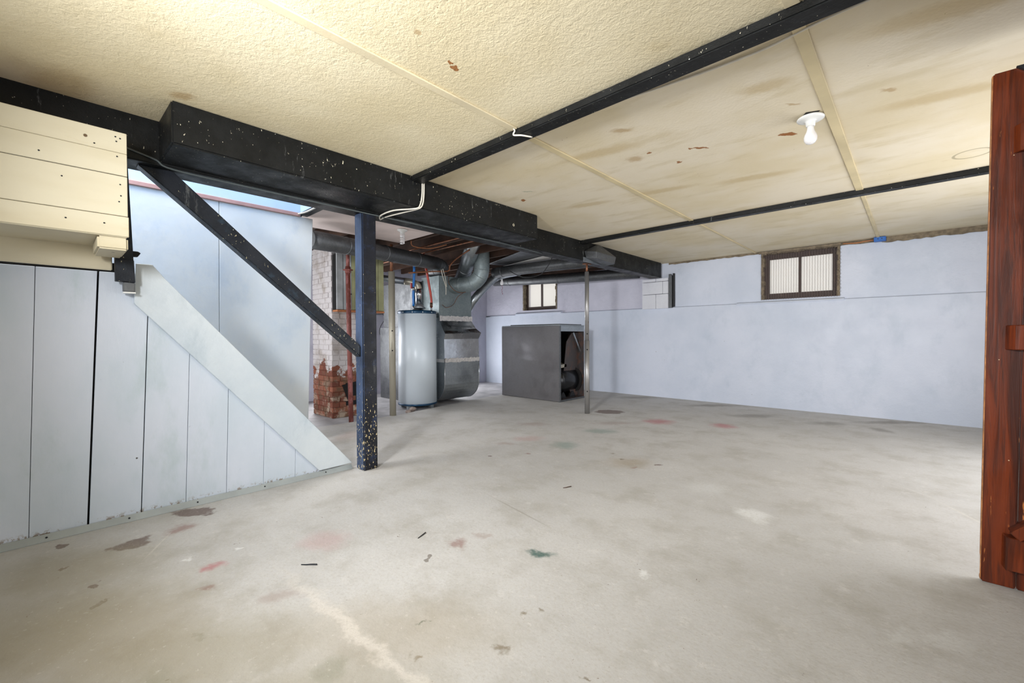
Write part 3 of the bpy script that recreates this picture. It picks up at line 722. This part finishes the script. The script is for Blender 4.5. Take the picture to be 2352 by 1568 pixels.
# pipes and posts in the furnace area
o = thing('iron_pipe', 'rust red iron pipe standing in front of the chimney', 'pipe', (-5.06, 2.52, 0))
obj('pipe', G().tube([(-5.06, 2.525, -.035), (-5.06, 2.51, .95), (-5.06, 2.50, 1.86)], .028, 14), M['rust_iron'], o)
obj('upper_pipe', G().tube([(-5.06, 2.50, 1.86), (-5.06, 2.50, 2.2)], .022, 12), M['rust_iron'], o)
obj('flange', G().lathe((-5.06, 2.50, 1.85), [(.03, -.03), (.034, -.025), (.034, 0), (.058, .004), (.058, .014), (.034, .018), (.03, .05)], 16), M['rust_iron'], o)
obj('flange', G().lathe((-5.06, 2.50, 2.12), [(.024, 0), (.032, .004), (.032, .04), (.024, .045)], 14), M['rust_iron'], o)
o = thing('steel_column', 'beige tubular steel column left of the water heater', 'column', (-5.05, 3.10, 0), 'tubular steel columns')
obj('tube', G().tube([(-5.05, 3.10, 0), (-5.05, 3.095, 1.90)], .042, 18), M['beige'], o)
obj('screw', G().tube([(-5.05, 3.095, 1.90), (-5.05, 3.095, 2.26)], .02, 10), M['copper'], o)
for z in (.86, 1.12): obj('pin_hole', G().lathe((-5.011, 3.075, z), [(.009, 0), (.009, .003)], 10, (.83, -.55, 0)), M['soot'], o)
o = thing('steel_column', 'slim silver steel column with a rusty screw head under the main beam', 'column', (-3.21, 4.925, 0), 'tubular steel columns')
obj('tube', G().tube([(-3.21, 4.925, 0), (-3.21, 4.925, .98)], .034, 18), M['steel'], o)
obj('inner_tube', G().tube([(-3.21, 4.925, .98), (-3.21, 4.925, 1.90)], .028, 18), M['steel'], o)
obj('screw', G().tube([(-3.21, 4.925, 1.90), (-3.21, 4.925, 2.0)], .014, 10), M['copper'], o)
obj('screw_plate', G().box((-3.25, 4.88, 1.998), (-3.17, 4.97, 2.007)), M['copper'], o)
for z in (.86, 1.07, .30): obj('pin_hole', G().lathe((-3.190, 4.898, z), [(.009, 0), (.009, .004)], 10, (.6, -.8, 0)), M['soot'], o)

# ================================================================== WATER HEATER
HX, HY, HR = -5.56, 3.845, .288
wh = thing('water_heater', 'tall white water heater with navy blue rims', 'water heater', (HX, HY, -.035))
obj('tank', G().lathe((HX, HY, 0), [(HR, .045), (HR, 1.385)], 64), M['enamel'], wh)
obj('bottom_rim', G().lathe((HX, HY, 0), [(HR-.03, .015), (HR+.004, .02), (HR+.006, .045), (HR+.001, .048)], 64), M['navy'], wh)
obj('top_cap', G().lathe((HX, HY, 0), [(HR+.001, 1.384), (HR+.006, 1.388), (HR+.006, 1.418), (HR-.01, 1.432), (.02, 1.44)], 64), M['navy'], wh)
obj('seam', G().box((-5.345, 4.035, .05), (-5.341, 4.041, 1.38)), M['galv'], wh)
for a in range(12):
    t_ = a*math.pi/6+.2
    obj('rivet', G().lathe((HX+math.cos(t_)*(HR+.005), HY+math.sin(t_)*(HR+.005), 1.403), [(.008, 0), (.006, .004)], 8, (math.cos(t_), math.sin(t_), 0)), M['white_plastic'], wh)
for a in (-1.15, .35, 2.4, 3.9):
    x, y = HX+math.cos(a)*.24, HY+math.sin(a)*.24
    obj('leg', G().box((x-.03, y-.03, -.035), (x+.03, y+.03, .02)), M['galv'], wh, .004)
for dx, dy in ((-.02, -.12), (.03, .17)):
    obj('nipple', G().tube([(HX+dx+.1, HY+dy, 1.43), (HX+dx+.1, HY+dy, 1.50)], .014, 10), M['galv'], wh)
obj('draft_hood', G().lathe((HX, HY+.03, 0), [(.10, 1.475), (.105, 1.48), (.055, 1.53), (.052, 1.54)], 28), M['galv'], wh)
for a in (0.6, 2.2, 3.8, 5.3):
    obj('hood_leg', G().beam((HX+math.cos(a)*.085, HY+.03+math.sin(a)*.085, 1.43), (HX+math.cos(a)*.085, HY+.03+math.sin(a)*.085, 1.48), .014, .004), M['galv'], wh)
o = thing('flue_pipe', 'shiny flue pipe rising from the heater and elbowing toward the chimney', 'flue pipe', (HX, HY+.03, 1.53))
obj('riser', G().tube([(HX, HY+.03, 1.535), (HX, HY+.03, 1.66), (HX, HY+.03, 1.665), (HX, HY+.03, 1.77)], [.05, .05, .053, .053], 24), M['shiny'], o)
obj('elbow', G().tube(smooth_path([(HX, HY+.03, 1.77), (HX-.01, HY+.01, 1.83), (HX-.06, HY-.06, 1.87), (HX-.12, HY-.14, 1.885)], 5), .052, 24), M['beige'], o)
obj('run', G().tube([(HX-.12, HY-.14, 1.885), (-5.95, 3.4, 1.94), (-6.05, 3.20, 1.96)], .05, 20), M['galv'], o)
o = thing('water_pipe', 'blue plastic water pipe dropping into the heater top', 'pipe', (HX+.08, HY-.12, 1.5), 'plastic water pipes')
obj('pipe', G().tube(smooth_path([(HX+.08, HY-.12, 1.50), (HX+.08, HY-.12, 1.75), (HX+.09, HY-.11, 2.0), (HX+.1, HY-.12, 2.3)], 5), .018, 12), M['bluepipe'], o)
obj('fitting', G().tube([(HX+.08, HY-.12, 1.73), (HX+.08, HY-.12, 1.78)], .024, 12), M['galv'], o)
obj('valve', G().box((HX+.05, HY-.16, 1.76), (HX+.085, HY-.14, 1.84)), M['red'], o, .004)
o = thing('water_pipe', 'red plastic water pipe dropping into the heater top', 'pipe', (HX+.13, HY+.17, 1.5), 'plastic water pipes')
obj('pipe', G().tube(smooth_path([(HX+.13, HY+.17, 1.49), (HX+.13, HY+.165, 1.65), (HX+.12, HY+.10, 2.0), (HX+.10, HY+.05, 2.3)], 5), .018, 12), M['redpipe'], o)
obj('fitting', G().tube([(HX+.13, HY+.17, 1.495), (HX+.13, HY+.17, 1.56)], .022, 12), M['copper'], o)

# stones under the heater
def stone(x, y, r, label):
    bm = bmesh.new(); bmesh.ops.create_icosphere(bm, subdivisions=2, radius=r); rr = random.Random(int(x*1000))
    for v in bm.verts: v.co *= rr.uniform(.85, 1.1); v.co.z *= .62
    z = min(v.co.z for v in bm.verts)
    me = bpy.data.meshes.new('stone'); bm.to_mesh(me); bm.free(); me.materials.append(M['stone'])
    o = link('stone', me); o.location = (x, y, -.035-z); return tag(o, label, 'stone', 'loose stones by the heater')
stone(-5.17, 3.42, .045, 'rounded reddish stone beside the beige column foot')
stone(-5.28, 3.56, .055, 'flat grey stone under the front of the water heater')

# ================================================================== FURNACE DUCTWORK
fd = thing('return_duct', 'galvanized return air drop with curved foot and shiny transition', 'duct', (-5.6, 4.45, -.035))
PX, PY0, PY1 = -5.45, 4.18, 4.85      # upper plenum
LX, LY0, LY1 = -5.30, 4.165, 4.885     # lower box
obj('plenum', G().box((-5.92, PY0, 1.33), (PX, PY1, 2.0)), M['galv_p'], fd, .004)
# shiny transition: narrow at the top, bulging out to a pointed corner, then down to the lower box
def ringloop(x, y0, y1, z, xb): return [(xb, y0, z), (x, y0, z), (x, y1, z), (xb, y1, z)]
rings = [ringloop(PX+.006, PY0-.002, PY1+.002, 1.34, -5.93), ringloop(PX+.004, PY0-.002, PY1+.004, 1.29, -5.93),
         ringloop(-5.40, PY0, PY1+.02, 1.22, -5.93), ringloop(-5.345, PY0-.005, PY1+.04, 1.14, -5.93), ringloop(LX+.01, PY0-.01, LY1+.012, 1.085, -5.93),
         ringloop(LX-.012, PY0-.015, LY1, 1.0, -5.93), ringloop(LX-.008, LY0+.0, LY1, .85, -5.93), ringloop(LX, LY0, LY1, .66, -5.93)]
rings[4][2] = (LX+.03, LY1+.02, 1.10); rings[3][2] = (-5.36, LY1-.01, 1.17)
g = G(); vs = [p for r_ in rings for p in r_]
g.add(vs, [(i*4+j, i*4+(j+1) % 4, (i+1)*4+(j+1) % 4, (i+1)*4+j) for i in range(len(rings)-1) for j in range(4)])
obj('transition', g, M['shiny'], fd)
# lower box with a rounded elbow at the foot
prof = [(LX, .66), (LX, .42)]+[(LX-.33+.33*math.cos(a), .34+.33*math.sin(-a)*1.0) for a in [i*math.pi/2/10 for i in range(1, 11)]]
prof = [(x, max(z, .012)) for x, z in prof]+[(-6.1, .012), (-6.1, .66)]
obj('foot_elbow', G().prism([(x, z) for x, z in prof], 1, LY0, LY1), M['galv'], fd, .0)
g = G().tube([(x, LY0, z) for x, z in prof[:-2]], .006, 6); obj('edge_seam', g, M['shiny'], fd)
g = G().tube([(x, LY1, z) for x, z in prof[:-2]], .006, 6); obj('edge_seam', g, M['shiny'], fd)
def tape(x, y0, y1, z0, z1, seed):
    rr = random.Random(seed); g = G(); n = 26; vs = []
    for i in range(n+1):
        y = y0+(y1-y0)*i/n
        for q, z in enumerate((z0, z0+(z1-z0)*.35, z0+(z1-z0)*.7, z1)):
            vs.append((x+rr.uniform(0, .007), y, z+rr.uniform(-.008, .008)))
    fs = [(i*4+j, (i+1)*4+j, (i+1)*4+j+1, i*4+j+1) for i in range(n) for j in range(3)]
    return g.add(vs, fs)
obj('foil_tape', tape(PX+.008, PY0, PY1+.01, 1.29, 1.37, 1), M['foil'], fd)
obj('foil_tape', tape(LX+.004, LY0, LY1+.005, .635, .70, 2), M['foil'], fd)
obj('foil_tape', G().box((-5.9, LY0-.006, .64), (LX, LY0-.002, .69)), M['foil'], fd)
fu = thing('furnace', 'dark galvanized furnace casing half hidden behind the water heater', 'furnace', (-6.55, 4.45, -.035))
obj('casing', G().box((-6.95, 4.02, -.035), (-6.12, 4.9, 1.2)), M['galv_d'], fu, .006)
obj('upper_plenum', G().box((-6.9, 4.06, 1.2), (-5.97, 4.88, 1.95)), M['galv_d'], fu, .006)

def duct(pts, r, name, label, mat='galv', seams=(), smooth=5, group='round ducts'):
    pth = smooth_path(pts, smooth)
    d = thing(name, label, 'duct', pth[0], group)
    obj('duct_section', G().tube(pth, r, 28), M[mat], d)
    for t_ in seams:
        i = min(int(t_*(len(pth)-1)), len(pth)-2); a, b = pth[i], pth[i+1]; dr = (b-a).normalized()
        obj('seam', G().tube([a-dr*.006, a-dr*.002, a+dr*.002, a+dr*.006], [r, r+.005, r+.005, r], 28), M[mat], d)
    return d
duct([(-4.60, 1.85, 2.06), (-4.95, 2.93, 2.11), (-5.30, 4.02, 2.145)], .098, 'round_duct', 'long dark grey duct crossing above the cabinet and water heater', 'galv_d', (.3, .62, .97), 2)
duct([(-5.30, 4.02, 2.145), (-5.36, 4.17, 2.13), (-5.47, 4.24, 2.10), (-5.75, 4.26, 2.10)], .092, 'duct_elbow', 'dark elbow at the end of the long duct above the heater', 'galv_d', (.2, .5, .8))
duct([(-5.56, 4.73, 2.0), (-5.30, 4.60, 2.14), (-4.72, 4.27, 2.46)], .118, 'round_duct', 'grey duct slanting up from the plenum top toward the main beam', 'galv', (.1, .55), 2)
duct([(-5.49, 4.47, 1.855), (-5.32, 4.52, 1.86), (-5.13, 4.59, 1.88), (-5.02, 4.645, 1.98), (-4.99, 4.665, 2.12), (-4.99, 4.665, 2.46)], .122, 'duct_elbow', 'bright galvanized elbow turning up out of the plenum side', 'galv_p', (.2, .42, .6, .78))
duct([(-5.78, 4.98, 1.38), (-5.52, 4.97, 1.66), (-5.42, 5.30, 2.02), (-5.30, 5.45, 2.12), (-4.9, 5.45, 2.14)], .07, 'round_duct', 'thin slanted duct rising behind the bright elbow', 'galv', (.6,))
duct([(-5.25, 5.2, 2.12), (-4.9, 5.24, 2.13), (-4.1, 5.30, 2.13), (-3.45, 5.35, 2.12)], .088, 'round_duct', 'dark duct running right under the metal pan to the main beam', 'galv_d', (.3,), 3)
duct([(-6.6, 6.55, 2.21), (-5.0, 6.70, 2.145), (-3.46, 6.92, 2.12)], .094, 'round_duct', 'long black-grey duct running above the bare window to the pier', 'galv_d', (.25, .55, .8), 3)

# copper pipes, wires
def cable(name, pts, r, mat, label, cat='cable', n=6, group=None):
    return tag(obj(name, G().tube(smooth_path(pts, n), r, 8), M[mat]), label, cat, group)
cable('copper_pipe', [(-5.45, 3.62, 1.98), (-5.30, 3.95, 2.02), (-5.15, 4.12, 2.03), (-5.13, 4.14, 2.11), (-5.0, 4.16, 2.20), (-4.55, 4.02, 2.25)], .012, 'copper', 'thin copper pipe with a bend above the water heater', 'pipe', 3)
cable('copper_pipe', [(-7.0, 3.50, 2.24), (-5.0, 3.46, 2.25), (-3.35, 3.44, 2.25)], .011, 'copper', 'copper pipe under the joists, nearer to the white ceiling board', 'pipe', 2)
cable('copper_pipe', [(-7.0, 3.72, 2.23), (-5.0, 3.70, 2.25), (-3.35, 3.68, 2.25)], .011, 'copper', 'copper pipe under the joists, nearer to the plenum', 'pipe', 2)
cable('wire', [(-4.6, 3.1, 2.235), (-4.7, 3.2, 2.20), (-4.62, 3.4, 2.19), (-4.4, 3.5, 2.22)], .005, 'orange', 'tan cable looping below the corner of the white ceiling board', 'cable')
w1 = thing('white_cable_pair', 'two white cable ends hanging above the heater, kinked at the bottom', 'cable', (-5.2, 4.0, 1.9))
obj('cable', G().tube(smooth_path([(-5.16, 4.0, 2.04), (-5.20, 4.06, 1.94), (-5.23, 4.14, 1.80), (-5.23, 4.14, 1.68)], 4), .006, 8), M['cable_w'], w1)
obj('cable', G().tube(smooth_path([(-5.15, 4.02, 2.05), (-5.19, 4.10, 1.93), (-5.225, 4.15, 1.80)], 4), .005, 8), M['cable_w'], w1)
cable('wire', [(-5.42, 4.36, 2.0), (-5.40, 4.33, 1.90), (-5.30, 4.36, 1.77), (-5.22, 4.45, 1.73), (-5.24, 4.62, 1.78), (-5.38, 4.68, 1.80)], .005, 'copper', 'brown wire looped round the bright duct elbow', 'wire')
cable('wire', [(-5.24, 4.50, 1.735), (-5.38, 4.50, 1.68), (-5.40, 4.42, 1.55), (-5.42, 4.30, 1.50), (-5.42, 4.22, 1.54)], .004, 'copper', 'thin brown wire end dangling on the plenum face', 'wire')
cable('wire', [(-3.75, 4.9, 2.20), (-3.85, 4.9, 2.05), (-4.0, 4.88, 1.93), (-4.3, 4.86, 1.93), (-4.6, 4.9, 2.05)], .006, 'cable_b', 'black cable sagging below the dark duct', 'cable')
# white cable pair on the boxed duct
wc = thing('white_cable_pair', 'pair of white cables dropping over the boxed duct at the nearer slim beam', 'cable', (-2.74, 1.93, 2.0))
for d_ in (0, .016):
    obj('cable', G().tube(smooth_path([(-2.748+.0, 1.955+d_, 2.215), (-2.745, 1.95+d_, 2.12), (-2.743, 1.93+d_*1.2, 2.04), (-2.76, 1.90+d_, 2.01), (-2.9, 1.80+d_*5, 2.003), (-3.09, 1.80+d_*3, 2.0), (-3.2, 1.86, 2.001)], 6), .0055, 8), M['cable_w'], wc)
cable('cable', [(-3.095, -1.0, 2.085), (-3.088, -.15, 2.085), (-3.087, .2, 2.075), (-3.086, .34, 2.05), (-3.086, .42, 2.03), (-3.10, .50, 2.003), (-3.11, .9, 2.001), (-3.11, 1.6, 2.0), (-3.105, 2.4, 1.999), (-3.11, 3.2, 2.0), (-3.16, 3.9, 2.0)], .0055, 'cable_g',
      'painted-over grey cable clipped along the underside of the main beam')
cable('cable', [(-1.64, 1.95, 2.215), (-1.5, 1.968, 2.225), (-1.2, 1.975, 2.237), (-.9, 2.03, 2.243), (-.5, 2.06, 2.243), (-.2, 2.01, 2.238), (.3, 1.966, 2.22)], .0055, 'cable_w', 'white cable running along the far side of the nearer slim beam')
cable('cable', [(-1.7, 1.84, 2.247), (-1.7, 1.857, 2.235), (-1.71, 1.857, 2.213), (-1.66, 1.87, 2.20), (-1.63, 1.93, 2.20)], .005, 'cable_w', 'short white cable bent around the nearer slim beam at the batten end', n=4)
cable('cable', [(-4.38, 1.66, 2.235), (-4.2, 1.675, 2.226), (-3.9, 1.685, 2.232), (-3.7, 1.685, 2.235), (-3.45, 1.67, 2.222), (-3.31, 1.66, 2.235)], .008, 'cable_w', 'white cable along the lower edge of the stair opening')
cable('cable', [(-7.2, 4.22, 1.46), (-7.12, 4.22, 1.38), (-7.14, 4.13, 1.2), (-7.1, 4.12, 1.05), (-7.05, 4.28, .8)], .006, 'cable_b', 'black cord hanging below the round fan on the far wall')

# round fan on the far wall with block band
fn = thing('wall_fan', 'dark round metal fan housing on the far wall behind the beige column', 'fan', (-7.3, 4.3, 1.5))
obj('drum', G().lathe((-7.4, 4.20, 1.63), [(.17, 0), (.18, .02), (.18, .30), (.15, .33), (.05, .34)], 32, (1, 0, 0)), M['galv_d'], fn)
obj('motor_cap', G().lathe((-7.07, 4.20, 1.63), [(.09, 0), (.09, .08), (.06, .11), (.01, .115)], 24, (1, 0, 0)), M['galv'], fn)
bl = thing('wall_left_blocks', 'row of pale lilac blocks on the far wall above the fan', 'blocks', (-7.39, 4.3, 1.7), kind='structure')
for i, y in enumerate((3.9, 4.32, 4.74)):
    for z in (1.72, 1.86):
        obj('block', G().box((-7.4, y, z), (-7.37, y+.41, z+(.13 if z < 1.8 else .26))), M['pinkish'], bl, .004)
for i, (y, zt) in enumerate(((4.35, .10), (4.62, .16), (4.9, .12))):
    tag(obj('concrete_block', G().box((-7.38, y, -.035), (-7.1, y+.25, zt)), M['pinkish'], bevel=.012), ('low white block at the foot of the far wall, nearest to the chimney', 'tallest white block at the foot of the far wall', 'white block at the foot of the far wall, behind the heater')[i], 'block', 'white blocks at the foot of the far wall')

# ================================================================== OLD FURNACE CABINET
fc = thing('furnace_cabinet', 'old grey sheet metal furnace cabinet with an open side showing a blower', 'furnace cabinet', (-4.7, 5.85, 0))
ax0, ax1, ay0, ay1, az = -5.33, -4.065, 5.46, 6.14, 1.215
obj('front_panel', G().box((ax0, ay0, .005), (ax1, ay0+.006, az-.012)), M['grey_metal'], fc, .002)
obj('left_panel', G().box((ax0, ay0+.007, .005), (ax0+.006, ay1, az-.012)), M['grey_metal'], fc)
obj('back_panel', G().box((ax0+.007, ay1-.006, .005), (ax1, ay1, az-.012)), M['dark_rust'], fc)
obj('base_panel', G().box((ax0+.007, ay0+.007, .005), (ax1, ay1-.007, .03)), M['dark_rust'], fc)
obj('top_panel', G().box((ax0+.007, ay0-.003, az-.011), (ax1+.006, ay1+.003, az+.006)), M['galv'], fc, .002)
obj('top_panel', G().box((ax0+.2, ay0+.01, az+.007), (ax1-.02, ay1-.04, az+.02)), M['galv_d'], fc, .002)
obj('rim', G().box((ax1-.01, ay0-.004, .0), (ax1+.006, ay0+.03, az-.012)), M['galv_d'], fc, .002)
obj('rim', G().box((ax1-.004, ay0+.031, az-.10), (ax1+.004, ay1, az-.012)), M['galv'], fc, .002, 'light steel rail across the top of the open side')
obj('rim', G().box((ax1-.02, ay0+.031, 0), (ax1+.01, ay1, .03)), M['galv_d'], fc, .002)
obj('rear_baffle', G().prism([(5.72, .45), (5.80, .95), (5.95, az-.12), (6.12, az-.12), (6.12, .04), (5.95, .04)], 0, ax1-.12, ax1-.11), M['dark_rust'], fc, .001)
obj('baffle_brace', G().beam((ax1-.06, 5.92, az-.12), (ax1-.06, 6.13, .78), .03, .006, (1, 0, 0)), M['galv'], fc)
obj('inner_wall', G().box((ax1-.55, ay0+.01, .03), (ax1-.54, ay1-.01, az-.02)), M['soot'], fc)
# blower: squirrel cage housing
bx0, bx1 = ax1-.42, ax1-.03
cxb, czb, rb = ax1-.235, .31, .205
obj('blower_housing', G().lathe((cxb, 5.54, czb), [(rb-.02, 0), (rb, .01), (rb, .50), (rb-.01, .51)], 48, (0, 1, 0)), M['black_metal'], fc)
obj('blower_rim', G().lathe((cxb, 6.045, czb), [(rb+.028, 0), (rb+.03, .008), (rb+.03, .03), (rb+.02, .036)], 48, (0, 1, 0)), M['soot'], fc)
obj('housing_band', G().lathe((cxb, 5.62, czb), [(rb, 0), (rb+.006, .003), (rb+.006, .017), (rb, .02)], 48, (0, 1, 0)), M['black_metal'], fc)
obj('outlet_duct', G().box((cxb-.22, 5.60, .33), (cxb-.05, 5.9, .62)), M['black_metal'], fc, .004)
obj('junction_box', G().hexa([(bx1-.26, 5.60, .548), (bx1-.08, 5.58, .518), (bx1-.08, 5.80, .532), (bx1-.26, 5.80, .562), (bx1-.26, 5.60, .60), (bx1-.08, 5.58, .57), (bx1-.08, 5.80, .585), (bx1-.26, 5.80, .61)]), M['beige'], fc, .004)
for y in (5.66, 5.92):
    obj('foot', G().prism([(y-.09, .03), (y+.09, .03), (y+.02, .13), (y-.02, .13)], 0, bx1-.06, bx1-.05), M['black_metal'], fc)

# metal boot hanging from the main beam
bt = thing('duct_boot', 'crumpled grey sheet metal boot fixed to the side of the main beam', 'duct boot', (-3.05, 4.95, 2.0))
A = [(-3.088, 4.72, 2.04), (-2.93, 4.72, 2.02), (-2.91, 5.13, 1.99), (-3.088, 5.16, 1.985)]
B = [(-3.088, 4.68, 2.125), (-2.92, 4.69, 2.10), (-2.90, 5.15, 2.085), (-3.088, 5.17, 2.09)]
C_ = [(-3.088, 4.93, 2.235), (-3.05, 4.94, 2.24), (-3.05, 5.0, 2.24), (-3.088, 5.02, 2.235)]
g = G(); g.add(A+B+C_, [(0,1,5,4),(1,2,6,5),(2,3,7,6),(3,0,4,7),(4,5,9,8),(5,6,10,9),(6,7,11,10),(7,4,8,11),(8,9,10,11),(3,2,1,0)])
obj('body', g, M['galv_d'], bt, .003)
obj('flange', G().box((-3.0925, 4.66, 1.99), (-3.0885, 5.2, 2.05)), M['galv'], bt, .001)

# ================================================================== LAMPS
def lampholder(name, loc, label, tilt=0):
    l = thing(name, label, 'light fixture', loc)
    obj('base', G().lathe(loc, [(.05, 0), (.066, -.006), (.068, -.014), (.06, -.02), (.04, -.026), (.026, -.034), (.024, -.052), (.021, -.056)], 36), M['white_plastic'], l)
    return l
bx, by = -.425, 2.89
o = thing('ceiling_lampholder', 'white porcelain lampholder with a bare round bulb beside the right ceiling batten', 'light fixture', (bx, by, T-.004))
obj('base', G().lathe((bx, by, T-.001), [(.04, 0), (.062, -.003), (.0655, -.009), (.0635, -.014), (.05, -.018), (.03, -.022), (.024, -.028), (.0215, -.05), (.018, -.052)], 40), M['white_plastic'], o)
obj('bulb', G().lathe((bx, by, T-.05), [(.0165, 0), (.017, -.02), (.021, -.033), (.029, -.05), (.032, -.064), (.030, -.080), (.022, -.093), (.010, -.099), (.001, -.100)], 32), M['bulb'], o)
obj('ceiling_hole', G().prism([(bx-.01, by-.075), (bx+.05, by-.05), (bx+.03, by-.03), (bx-.03, by-.045)], 2, T-.0015, T-.0005), M['soot'], o)
o = thing('ceiling_lampholder', 'lampholder with a spiral bulb on the white board behind the main beam', 'light fixture', (-4.2, 2.72, T-.005))
lx, ly = -4.2, 2.715
obj('base', G().lathe((lx, ly, T-.006), [(.05, 0), (.06, -.008), (.05, -.02), (.024, -.03), (.024, -.055)], 28), M['white_plastic'], o)
obj('bulb_base', G().lathe((lx, ly, T-.06), [(.02, 0), (.026, -.005), (.026, -.03), (.022, -.036)], 20), M['bulb'], o)
obj('spiral_bulb', G().tube([(lx+.022*math.cos(t_*.45), ly+.022*math.sin(t_*.45), T-.10-t_*.0013) for t_ in range(56)], .0055, 8), M['bulb'], o)
o = thing('pull_chain_bulb', 'small bare bulb with a red beaded pull chain left of the bare window', 'light fixture', (-5.37, 5.5, 2.0))
lx, ly = -5.40, 5.54
obj('socket', G().tube([(lx, ly, 2.28), (lx, ly, 2.07), (lx, ly, 2.05)], [.006, .006, .02], 12), M['white_plastic'], o)
obj('bulb', G().lathe((lx, ly, 2.055), [(.014, 0), (.016, -.02), (.03, -.05), (.033, -.07), (.026, -.09), (.008, -.10), (.001, -.101)], 20), M['bulb'], o)
for i in range(5):
    obj('bead', G().lathe((lx+.01*math.sin(i*2), ly+.005, 1.94-i*.035), [(.001, .008), (.007, .004), (.007, -.004), (.001, -.008)], 8), M['red'], o)

# blue junction box at the top of the back wall
jb = thing('junction_box', 'small bright blue electrical box at the top of the back wall', 'electrical box', (-.33, 7.03, 2.2))
obj('box', G().box((-.37, 6.985, 2.195), (-.255, 7.062, 2.247)), M['blue_box'], jb, .004)
obj('cover', G().box((-.362, 6.979, 2.2), (-.263, 6.985, 2.242)), M['blue_box'], jb, .001)
obj('screw', G().box((-.335, 6.976, 2.217), (-.325, 6.979, 2.227)), M['iron'], jb)
obj('screw', G().box((-.298, 6.976, 2.217), (-.288, 6.979, 2.227)), M['iron'], jb)
cable('cable', [(-.68, 7.045, 2.225), (-.55, 7.05, 2.215), (-.45, 7.045, 2.222), (-.372, 7.03, 2.222)], .006, 'orange', 'tan cable running along the top of the back wall into the blue box')

# ================================================================== PLANK DOOR (right)
dr = thing('door_1', 'dark red-brown plank door with cleats standing open at the right edge', 'door', (.222, 2.675, 0), kind='structure')
def lean(g):
    for v in g.v: v.x += (v.z/2.1)*.022
    return g
dz0, dz1 = .002, 2.118
xsd = [.212, .3105, .46, .61, .76, .9, 1.06]
for i in range(6):
    g = G().box((xsd[i]+.001, 2.675, dz0), (xsd[i+1]-.001, 2.705, dz1))
    obj('plank', lean(g), M['door'], dr, .004)
obj('edge_strip', lean(G().box((.2095, 2.676, .01), (.2125, 2.702, 2.11))), M['door_edge'], dr, 0, 'lighter worn wood along the door edge')
obj('cleat', lean(G().prism([(.272, 2.6745), (.290, 2.645), (1.02, 2.645), (1.02, 2.6745)], 2, 1.775, 1.885)), M['door'], dr, .003)
obj('cleat', lean(G().prism([(.262, 2.6745), (.290, 2.64), (1.02, 2.64), (1.02, 2.6745)], 2, .98, 1.08)), M['door'], dr, .003)
obj('cleat', lean(G().prism([(.268, 2.6745), (.275, 2.625), (1.02, 2.625), (1.02, 2.6745)], 2, .09, .225)), M['door'], dr, .003)
obj('diagonal_brace', G().beam((.30, 2.652, .235), (1.0, 2.652, .97), .04, .09, (0, -1, 0)), M['door'], dr, .003)
obj('strap', lean(G().prism([(.272, 2.118), (.34, 2.055), (.8, 2.055), (.8, 2.118)], 1, 2.655, 2.674)), M['iron'], dr, .002, 'dark iron strap across the top')
obj('strap', lean(G().prism([(.300, 1.765), (.33, 1.70), (.5, 1.66), (.5, 1.72)], 1, 2.66, 2.674)), M['iron'], dr, .002)
obj('paint_smear', lean(G().box((.2085, 2.68, .03), (.2094, 2.70, .11))), M['white_plastic'], dr)

# crumbs and twigs on the floor
def crumb(x, y, L, a, mat, label, cat='debris'):
    p = [(x+math.cos(a)*L*t, y+math.sin(a)*L*t+.006*math.sin(t*3), .0035+.003*math.sin(t*3)) for t in (-.5, -.2, .1, .5)]
    tag(obj('twig', G().tube(smooth_path(p, 3), .003, 6), M[mat]), label, cat, 'twigs and scraps on the floor')
crumb(-1.88, 1.32, .05, 1.9, 'cable_b', 'dark twig on the floor left of the green paint spot')
crumb(-1.74, 2.42, .05, .9, 'joist', 'brown twig on the floor in front of the blower cabinet')
crumb(-2.02, .80, .07, .5, 'iron', 'thin dark sliver on the floor left of the pale streak')
print('objects', len(bpy.data.objects))
